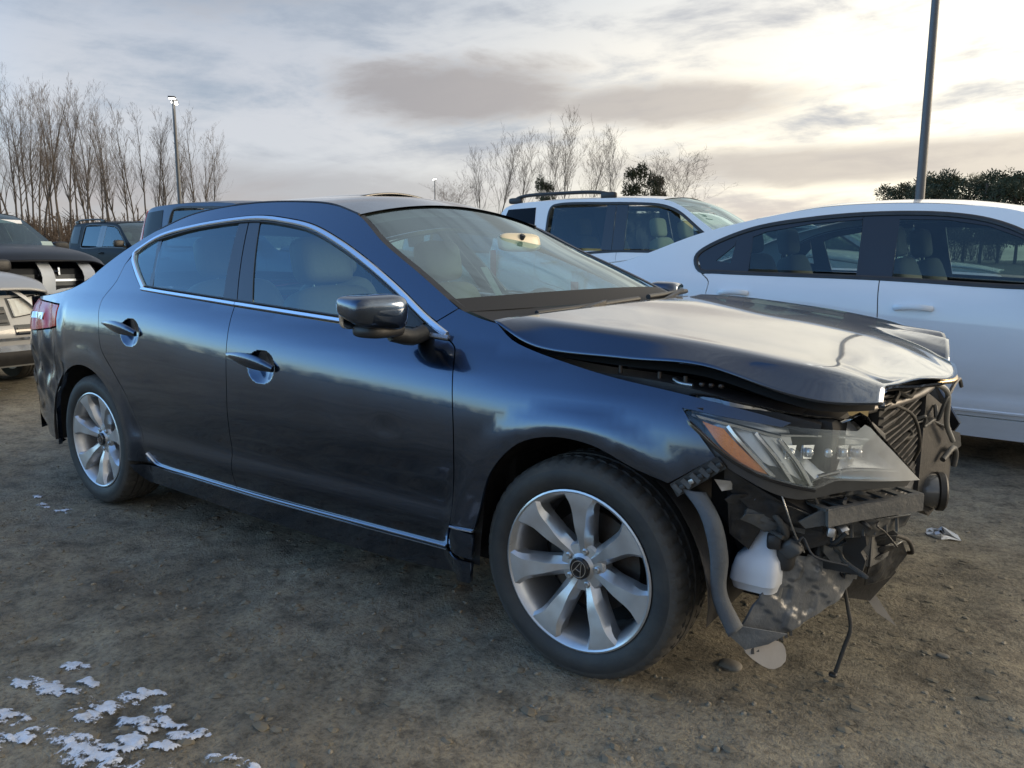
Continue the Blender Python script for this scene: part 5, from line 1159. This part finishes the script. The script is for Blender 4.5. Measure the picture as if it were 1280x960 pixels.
def gnoise(x, y):
    if abs(x) > 30 or abs(y) > 30: return 0.
    n = noise.noise(Vector((x*.9, y*.9, 3)))*.022+noise.noise(Vector((x*3.1, y*3.1, 7)))*.012+noise.noise(Vector((x*9, y*9, 1)))*.0065+noise.noise(Vector((x*24, y*24, 5)))*.0035
    if -2.2 < y < -1.0 and abs(x) < 6: n -= .012*(math.exp(-((y+1.62+.05*math.sin(x*.9))/.10)**2)+math.exp(-((y+1.18+.04*math.sin(x*1.1))/.08)**2))*(.6+.4*math.sin(x*40)*.3)
    for wx in (1.335, -1.335):       # level where the tyres press
        n *= 1-.85*math.exp(-(((x-wx)/.2)**2+((y+.75)/.16)**2))
    return n-.008
def gz(x, y): return ground_h(x, y)+gnoise(x, y)
def ground():
    X = axis(-2.6, 3.4, .032, 1500); Y = axis(-2.7, 1.6, .032, 1500)
    nx, ny = len(X), len(Y)
    V = [(x, y, gz(x, y)) for y in Y for x in X]
    Fc = [(j*nx+i, j*nx+i+1, (j+1)*nx+i+1, (j+1)*nx+i) for j in range(ny-1) for i in range(nx-1)]
    mesh('ground', V, Fc, ground_mat(), kind='structure', label='bare brown mud and gravel ground of the lot')
    rnd = random.Random(5)
    # pebbles
    ico = bmesh.new(); bmesh.ops.create_icosphere(ico, subdivisions=1, radius=1); iv = [v.co.copy() for v in ico.verts]; fi = [tuple(v.index for v in f.verts) for f in ico.faces]; ico.free()
    V, Fc = [], []
    for i in range(3600):
        x = rnd.uniform(-3.2, 3.6); y = rnd.uniform(-2.6, 2.2)
        if i > 3000: x, y = rnd.gauss(2.0, .8), rnd.gauss(-.5, .6)
        s = .0020+.0085*rnd.random()**5
        if math.hypot(x-CAM[0], y-CAM[1]) < .3: continue
        q = Vector((rnd.random()*9, rnd.random()*9, 0)); rz = Matrix.Rotation(rnd.random()*6.3, 3, 'Z'); b = len(V); z = gz(x, y)
        for c in iv:
            k = s*(1+.45*noise.noise(c*1.3+q)); p = rz @ Vector((c.x*k*rnd.uniform(1.0, 1.15), c.y*k*.8, c.z*k*.55)); V.append((x+p.x, y+p.y, z+p.z+s*.15))
        Fc += [tuple(a+b for a in f) for f in fi]
    mesh('gravel', V, Fc, mat('pebble', (.26, .232, .18), .85, var=.9, vscale=6, vcol=(.13, .115, .09)), smooth=False, kind='stuff', label='loose pebbles and grit scattered over the mud')
    # mud clods
    V, Fc = [], []
    for i in range(2400):
        x = rnd.uniform(-1.6, 3.4); y = rnd.uniform(-2.6, .8)
        s = .006+.014*rnd.random()**3; q = Vector((rnd.random()*9, rnd.random()*9, 3)); b = len(V); z = gz(x, y)
        for c in iv:
            k = s*(1+.6*noise.noise(c*1.7+q)); V.append((x+c.x*k*1.4, y+c.y*k, z+c.z*k*.35))
        Fc += [tuple(a+b for a in f) for f in fi]
    mesh('mud_clods', V, Fc, mat('mud_clod', (.19, .165, .12), .9, var=.8, vscale=10, vcol=(.09, .078, .058)), smooth=False, kind='stuff', label='small dark clods of mud lying on the ground')
    # thin snow, in ragged scraps
    Vs, Fs, Hs = [], [], []
    def snow(cx, cy, rx, ry, ang, seed, th=.30):
        rx *= 1.05; ry *= 1.05
        c, s = math.cos(ang), math.sin(ang); d = .005; nx_, ny_ = int(2*rx/d), int(2*ry/d); idx = {}
        def hgt(u, v):
            r = (u/rx)**2+(v/ry)**2
            return .62-.62*r+.50*noise.noise(Vector((u*12+seed, v*19, seed)))+.50*noise.noise(Vector((u*30, v*44+seed, seed)))+.15*noise.noise(Vector((u*85, v*105, seed)))-th
        H = {}
        for i in range(nx_+1):
            for j in range(ny_+1):
                u, v = -rx+i*d, -ry+j*d; H[i, j] = hgt(u, v)
        for i in range(nx_):
            for j in range(ny_):
                if min(H[i, j], H[i+1, j], H[i, j+1], H[i+1, j+1]) > 0:
                    q = []
                    for a, b in ((i, j), (i+1, j), (i+1, j+1), (i, j+1)):
                        if (a, b) not in idx:
                            u, v = -rx+a*d, -ry+b*d; x = cx+u*c-v*s; y = cy+u*s+v*c
                            Hs.append(max(0., min(.26, (H[a, b]-.03)*.42))); idx[a, b] = len(Vs); Vs.append((x, y, gz(x, y)+.0015+min(.007, H[a, b]*.016)))
                        q.append(idx[a, b])
                    Fs.append(tuple(q))
    for p in SNOW: snow(*p)
    for i in range(46):
        t = rnd.random(); x = .15+1.35*t+rnd.gauss(0, .05); y = -1.60-.36*rnd.random()-.06*t; s = rnd.uniform(.018, .05); snow(x, y, s*1.5, s*.7, rnd.uniform(0, .6), 40+i*1.7, .22)
    mesh('snow', Vs, Fs, snow_mat(), kind='stuff', label='thin ragged scraps of old snow on the mud')
    me = COL.objects['snow'].data; ca = me.attributes.new('cover', 'FLOAT', 'POINT'); ca.data.foreach_set('value', Hs)
SNOW = [(.30, -1.86, .16, .05, .3, 1.3), (.42, -1.70, .08, .04, .1, 4.1), (.57, -1.70, .09, .05, .4, 7.7), (.50, -1.83, .11, .04, .5, 9.2), (.62, -1.82, .12, .05, .45, 2.6), (.72, -1.66, .10, .035, .6, 6.1), (.78, -1.76, .13, .04, .5, 3.3), (.86, -1.66, .07, .03, .5, 5.9), (.86, -1.84, .12, .05, .3, 8.4), (.98, -1.75, .09, .045, .4, 11.2), (.46, -1.60, .06, .02, .4, 12.5), (.20, -1.74, .11, .04, .2, 13.1), (1.02, -1.90, .10, .05, .1, 14.7), (1.14, -1.80, .07, .02, .1, 15.5), (.35, -1.95, .13, .05, .2, 16.4), (.70, -1.95, .14, .04, .3, 17.7), (.95, -1.62, .05, .02, .4, 18.2),
        (-2.6, -1.05, .10, .05, .2, 20.1, .36), (-2.35, -.98, .07, .03, .2, 21.1), (-5.6, .2, .25, .12, .3, 22.0, .3), (-3.3, -.62, .09, .05, 0, 23.0), (-1.55, -1.02, .08, .03, .1, 25.0), (-1.38, -1.0, .10, .03, .2, 26.5), (-1.7, -.98, .05, .025, 0, 27.0)]
ground()

# ------------------------------------------------------------ trees
def ray(px, py):
    cp, sp_, cyw, syw = math.cos(PITCH), math.sin(PITCH), math.cos(YAW), math.sin(YAW)
    fw = Vector((syw*cp, cyw*cp, -sp_)); rt = Vector((cyw, -syw, 0)); up = rt.cross(fw)
    return fw+rt*((px-640)/FPX)+up*((480-py)/FPX)
def along(px, dist):
    """ground point seen in the direction of a picture column, at a distance"""
    d = ray(px, 330); d.z = 0; d.normalize(); return Vector((CAM[0]+d.x*dist, CAM[1]+d.y*dist, 0))
def depthf(px): return 1/math.hypot(1, (px-640)/FPX)
BARK = mat('bark', (.082, .070, .060), .9, var=.6, vscale=3, vcol=(.05, .043, .038))
TWIG = mat('twig', (.105, .086, .073), .9)
def segs_mesh(segs, sides=4):
    V, Fc = [], []
    for p0, r0, p1, r1 in segs:
        t = (p1-p0)
        if t.length < 1e-6: continue
        t.normalize(); a = t.orthogonal().normalized(); b = t.cross(a); k = len(V)
        for p, r in ((p0, r0), (p1, r1)):
            for i in range(sides):
                an = 2*math.pi*i/sides; V.append(p+(a*math.cos(an)+b*math.sin(an))*r)
        for i in range(sides): j = (i+1) % sides; Fc.append((k+i, k+j, k+sides+j, k+sides+i))
    return V, Fc
def bare_tree(seed, H, forks, spread, fine=1.0, lean=0., bl=(.17, .30), tw=.007):
    """segments of a leafless tree: trunk and limbs, then twigs"""
    rnd = random.Random(seed); big, small = [], []
    def grow(p, d, L, r, lev):
        n = max(3, int(L/(.55 if lev < 2 else .4))); q = p.copy(); dd = d.copy(); rr = r
        kids = []
        for i in range(n):
            dd = (dd+Vector((rnd.gauss(0, .06), rnd.gauss(0, .06), rnd.gauss(.045, .03)))*(.45 if lev == 0 else 1+.3*lev)).normalized()
            r2 = max(.005, r*(1-.85*(i+1)/n)); e = q+dd*(L/n)
            (big if lev < 2 else small).append((q.copy(), rr, e.copy(), r2)); q, rr = e, r2
            if (i+1)/n > (.36 if lev == 0 else .15): kids.append((q.copy(), dd.copy(), rr, (i+1)/n))
        if lev >= 4: return
        cnt = [forks, 5, 4, 3][lev]*(1 if lev < 2 else fine)
        for _ in range(int(cnt)):
            c, cdir, cr, f = rnd.choice(kids)
            a = rnd.random()*2*math.pi; o = cdir.orthogonal().normalized(); o = Matrix.Rotation(a, 3, cdir) @ o
            sp_ = spread*rnd.uniform(.6, 1.25)*(1.0 if lev else (1.15-.5*f)); nd = (cdir*math.cos(sp_)+o*math.sin(sp_)+Vector((0, 0, .18))).normalized()
            grow(c, nd, L*(rnd.uniform(*bl)*(1.3-.75*f) if lev == 0 else rnd.uniform(.36, .58)), max(tw, cr*(.55 if lev else .5)), lev+1)
    grow(Vector((0, 0, -.3)), Vector((lean, lean*.4, 1)).normalized(), H, H*.0075+.02, 0)
    return big, small
TREES = []
for i, a in enumerate([(11, 14, 20, .75, 1.0, 0., (.30, .46)), (12, 15, 17, .48, .8), (13, 14, 18, .55, .8, 0., (.18, .30)), (14, 15, 15, .45, .8, 0., (.13, .24)), (15, 12, 16, .50, .8), (16, 10, 22, .85, 1.1, 0., (.42, .6), .009), (17, 15, 13, .6, .8, .28, (.25, .4)), (24, 12, 18, .62, 1.1, 0., (.34, .50), .008), (25, 12, 16, .55, 1.1, 0., (.30, .44), .008)]):
    b, s = bare_tree(*a); d = []
    Vt = [e[2] for e in b+s]
    for nm, sg, m, sd in (('trunk', b, BARK, 5), ('crown', s, TWIG, 3)):
        V, Fc = segs_mesh(sg, sd); me = bpy.data.meshes.new(nm); me.from_pydata([tuple(v) for v in V], [], Fc); me.materials.append(m); d.append(me)
    TREES.append((d, max(v[2] for v in Vt)))
def put_tree(px, dist, topy, var, rot, label, group, wide=1.0):
    p = along(px, dist); g = ground_h(p.x, p.y); H = CAM[2]+(330-topy)/FPX*dist*depthf(px)-g
    d, h = TREES[var]
    o = empty('bare_tree', (p.x, p.y, g), rot, label=label, cat='tree', group=group); s = H/(h*.985); o.scale = (s*wide, s*wide, s)
    for me in d: link(bpy.data.objects.new(me.name.split('.')[0], me), o)
LEFT = [(-40, 62, 105, 0), (-15, 70, 120, 1), (6, 66, 108, 3), (18, 80, 122, 1), (33, 58, 97, 0), (46, 74, 112, 2), (60, 66, 106, 1), (72, 78, 112, 3), (84, 70, 108, 2), (97, 62, 107, 1), (110, 58, 118, 6), (124, 72, 120, 2), (140, 64, 136, 3), (152, 80, 140, 1), (163, 68, 141, 2), (174, 60, 138, 4), (187, 70, 138, 3), (203, 76, 150, 1), (216, 66, 158, 2), (226, 80, 165, 4), (245, 64, 140, 2), (254, 84, 170, 1), (270, 68, 158, 4), (-70, 66, 110, 2), (-100, 70, 112, 3), (2, 84, 118, 3), (26, 72, 112, 4), (40, 82, 116, 3), (53, 60, 110, 4), (67, 86, 120, 4), (78, 60, 116, 3), (103, 80, 124, 3), (117, 66, 124, 1), (132, 76, 132, 4), (146, 60, 142, 2), (195, 62, 150, 1), (235, 74, 160, 3), (262, 76, 172, 3)]
nth = ['first', 'second', 'third', 'fourth', 'fifth', 'sixth', 'seventh', 'eighth', 'ninth', 'tenth', 'eleventh', 'twelfth', 'thirteenth', 'fourteenth', 'fifteenth', 'sixteenth', 'seventeenth', 'eighteenth', 'nineteenth', 'twentieth', 'twenty-first', 'twenty-second', 'twenty-third', 'twenty-fourth', 'twenty-fifth', 'twenty-sixth', 'twenty-seventh', 'twenty-eighth', 'twenty-ninth', 'thirtieth', 'thirty-first', 'thirty-second', 'thirty-third', 'thirty-fourth', 'thirty-fifth', 'thirty-sixth']
rnd = random.Random(3)
vis = sorted([t for t in LEFT if t[0] > 0])
for t in LEFT:
    lab = 'leafless tree of the row at left, %s from the picture edge' % nth[vis.index(t)] if t[0] > 0 else {-40: 'bare tree closest outside the left picture edge', -15: 'thin bare tree cut by the left picture edge', -70: 'bare tree well outside the left picture edge', -100: 'farthest bare tree outside the left picture edge'}[t[0]]
    if t[3] == 6: lab = 'leaning forked bare tree in the row at left'
    if t[0] == 33: lab = 'broadest, tallest bare tree of the row at left'
    put_tree(t[0], t[1], t[2], t[3], rnd.random()*6, lab, 'bare trees along the lot edge', 1.0)
MID = [(600, 95, 185, 8), (620, 90, 160, 7), (646, 96, 166, 8), (690, 92, 152, 7), (706, 90, 148, 8), (733, 94, 152, 7), (768, 96, 167, 8), (836, 88, 189, 5), (566, 110, 226, 5)]
for i, t in enumerate(MID):
    lab = 'leafless tree behind the white SUV, %s from the left' % nth[i]
    if t[0] == 836: lab = 'round-headed bare tree right of the small conifers'
    if t[0] == 566: lab = 'small bushy bare tree beside the distant lamp post'
    put_tree(t[0], t[1], t[2], t[3], rnd.random()*6, lab, 'bare trees in the middle distance', 1.0 if t[3] != 5 else 1.5)
# undergrowth below the left wood
def thicket(name, pxs, dist, h, n, label, seed, m, depth=14):
    r = random.Random(seed); sg = []
    for i in range(n):
        p = along(r.uniform(*pxs), dist+r.uniform(-depth/2, depth)); p.z = ground_h(p.x, p.y)-.1
        hh = h*r.uniform(.45, 1.1); d = Vector((r.gauss(0, .22), r.gauss(0, .22), 1)); e = p+d*hh; sg.append((p, .035, e, .012))
        for _ in range(4):
            a = p.lerp(e, r.uniform(.2, .9)); sg.append((a, .018, a+Vector((r.gauss(0, .5), r.gauss(0, .5), r.uniform(.3, .9)))*hh*.35, .006))
    V, Fc = segs_mesh(sg, 3); mesh(name, V, Fc, m, smooth=False, kind='stuff', label=label)
BRUSH = mat('brush', (.085, .064, .05), .95, var=.5, vscale=.3, vcol=(.08, .055, .04))
thicket('undergrowth', (-160, 300), 66, 3.0, 2200, 'brown leafless undergrowth at the foot of the left trees', 7, BRUSH)
thicket('far_brush', (560, 1250), 105, 3.5, 1500, 'low brown brush along the far edge of the lot', 8, BRUSH)
# far woods all round the lot, behind the viewer too
def woods():
    r = random.Random(21); sg = []
    for i in range(1800):
        a = r.uniform(rad(80), rad(300)); D = r.uniform(75, 120); x, y = math.sin(a)*D, math.cos(a)*D; H = r.uniform(3, 5)
        p = Vector((x, y, ground_h(x, y)-.2)); e = p+Vector((r.gauss(0, .6), r.gauss(0, .6), H)); sg.append((p, .14, e, .04))
        for _ in range(7):
            q = p.lerp(e, r.uniform(.15, 1)); sg.append((q, .06, q+Vector((r.gauss(0, .9), r.gauss(0, .9), r.uniform(.3, 1.2))), .015))
    V, Fc = segs_mesh(sg, 3); mesh('far_woods', V, Fc, BRUSH, smooth=False, kind='stuff', label='belt of bare brown woods around the rest of the lot')
woods()
# evergreens
NEEDLE = mat('pine_needles', (.030, .042, .022), .85, var=.7, vscale=1.2, vcol=(.055, .058, .028))
def pine_mesh(seed, H, R, n, flat):
    r = random.Random(seed); V, Fc = [], []
    cl = []
    for i in range(26):
        t = r.random(); a = r.random()*6.28; rr = R*math.sqrt(r.random())*(1-.55*t if not flat else (.7+.5*math.sin(math.pi*t)))
        cl.append((Vector((rr*math.cos(a), rr*math.sin(a), H*(.25+.72*t))), R*r.uniform(.22, .38)))
    for i in range(n):
        c, s = r.choice(cl); d = Vector((r.gauss(0, 1), r.gauss(0, 1), r.gauss(0, .7))).normalized(); p = c+d*s*r.random()**.5
        u = (d+Vector((r.gauss(0, .6), r.gauss(0, .6), r.gauss(.3, .5)))).normalized(); w = u.orthogonal().normalized(); l = r.uniform(.16, .34); k = len(V)
        V += [p-w*.05, p+w*.05, p+u*l+w*.02, p+u*l-w*.02]; Fc.append((k, k+1, k+2, k+3))
    me = bpy.data.meshes.new('crown'); me.from_pydata([tuple(v) for v in V], [], Fc); me.materials.append(NEEDLE)
    sg = [(Vector((0, 0, -.2)), R*.06, Vector((0, 0, H*.9)), R*.02)]+[(Vector((0, 0, c.z*.8)), R*.02, c, R*.008) for c, s in cl]
    V, Fc = segs_mesh(sg, 5); tm = bpy.data.meshes.new('trunk'); tm.from_pydata([tuple(v) for v in V], [], Fc); tm.materials.append(BARK)
    return me, tm
PINES = [pine_mesh(1, 8, 2.8, 5200, True), pine_mesh(2, 8, 2.5, 5200, True), pine_mesh(3, 8, 2.2, 4200, False)]
PN = [(1118, 74, 232, 1), (1138, 70, 226, 0), (1160, 76, 222, 1), (1182, 72, 219, 0), (1203, 78, 221, 1), (1224, 71, 219, 0), (1246, 75, 218, 1), (1268, 72, 222, 0), (1290, 76, 220, 1), (1312, 74, 222, 0)]
for i, (px, D, ty, v) in enumerate(PN+[(793, 88, 205, 2), (815, 90, 217, 2), (680, 92, 222, 2)]):
    p = along(px, D); g = ground_h(p.x, p.y); H = CAM[2]+(330-ty)/FPX*D*depthf(px)-g; s = H/8.2
    lab = 'low dark pine in the clump at right, %s from its left end' % nth[i] if i < 8 else (('dark pine closest outside the right picture edge' if i == 8 else 'dark pine farther outside the right picture edge') if i < 10 else ('small dark conifer, the taller of two among bare trees', 'small dark conifer, the shorter of two among bare trees', 'reddish young conifer left of the two dark conifers')[i-10])
    o = empty('pine_tree', (p.x, p.y, g), i*1.7, label=lab, cat='tree', group='pines at the right' if i < 10 else 'small conifers'); o.scale = (s*(1.0 if v < 2 else .62),)*2+(s,)
    for me in PINES[v]: link(bpy.data.objects.new(me.name.split('.')[0], me), o)

# ------------------------------------------------------------ lamp posts
POLE = mat('galvanised_pole', (.10, .105, .115), .5, .5)
LED = mat('lit_lamp', (.9, .9, .9), .4, emis=(1, .97, .88, 9.0))
def lamp_post(px, dist, H, label, lit=True, r=.09, heads=((-1, 0), (1, 0))):
    p = along(px, dist); g = ground_h(p.x, p.y)
    o = empty('lamp_post', (p.x, p.y, g), -YAW*-1, label=label, cat='lamp post', group='lot lamp posts')
    tube('pole', [(0, 0, -.1), (0, 0, H*.5), (0, 0, H)], lambda t: r*(1-.35*t), POLE, o, n=12, smoothp=False)
    V, Fc = sweep([(0, 0, -.3), (0, 0, .45)], circ(r*3, 14)); mesh('footing', V, Fc, mat('concrete', (.32, .31, .29), .9, var=.5, vscale=5), o, angle=40)
    for hx, hy in heads:
        h = box('lamp_head', (.60, .34, .10), (hx*.55, hy, H+.02), POLE, o, .02, (0, hx*.10, 0))
        bar('lamp_arm', [(0, 0, H-.05), (hx*.30, hy*.5, H+.0)], .06, .06, POLE, h)
        box('lamp_panel', (.52, .28, .04), (hx*.55, hy, H-.035), LED if lit else CLEARL, h, .005, (0, hx*.10, 0))
    return o
def post_height(px, dist, ty): p = along(px, dist); return CAM[2]+(330-ty)/FPX*dist*depthf(px)-ground_h(p.x, p.y)
lamp_post(230, 45, post_height(230, 45, 136), 'lamp post with glowing heads standing before the left trees', True, .12)
lamp_post(1143, 22, 9.5, 'tall bare grey light pole rising out of the picture above the white sedan', True, .125)
lamp_post(545, 120, post_height(545, 120, 228), 'tiny distant lamp post between the navy roof and the bare trees', True, .12)
# ------------------------------------------------------------ litter
def litter():
    r = random.Random(9); x, y = 1.996, 1.041; V, Fc = [], []
    for i in range(60):
        th = r.random()*6.28; ph = r.random()*1.5; q = .035*(.6+.8*r.random()); V.append((x+q*1.6*math.cos(th)*math.cos(ph), y+q*math.sin(th)*math.cos(ph), gz(x, y)+.004+q*.6*math.sin(ph)))
    bm = bmesh.new(); 
    for v in V: bm.verts.new(v)
    bmesh.ops.convex_hull(bm, input=bm.verts)
    for f in bm.faces: pass
    bmesh.ops.subdivide_edges(bm, edges=bm.edges, cuts=1)
    for v in bm.verts: v.co += Vector((r.gauss(0, .006), r.gauss(0, .006), r.gauss(0, .005)))
    from_bm('litter', bm, mat('crumpled_foil', (.6, .6, .6), .3, .6), None, 5, label='crumpled pale scrap of packaging lying on the mud beyond the wreck', cat='litter')
    for i, (px_, py_, s, lab) in enumerate([((1.66), -.52, .045, 'flat grey stone lying in the mud just behind the front tyre'), (2.15, -.10, .022, 'small grey stone on the mud under the torn bumper'), (2.9, .2, .03, 'grey stone on the open mud at the right')]):
        z = gz(px_, py_); q = Vector((i*3.1, 2, 1))
        def wp(p): return p*(1+.35*noise.noise(p*14+q))
        superq('stone', (s*1.6, s*1.1, s*.5), (px_, py_, z+s*.1), mat('grey_stone', (.19, .175, .15), .85, var=.6, vscale=20), None, .8, .8, nu=14, nv=8, warp=wp, label=lab, cat='stone')
litter()
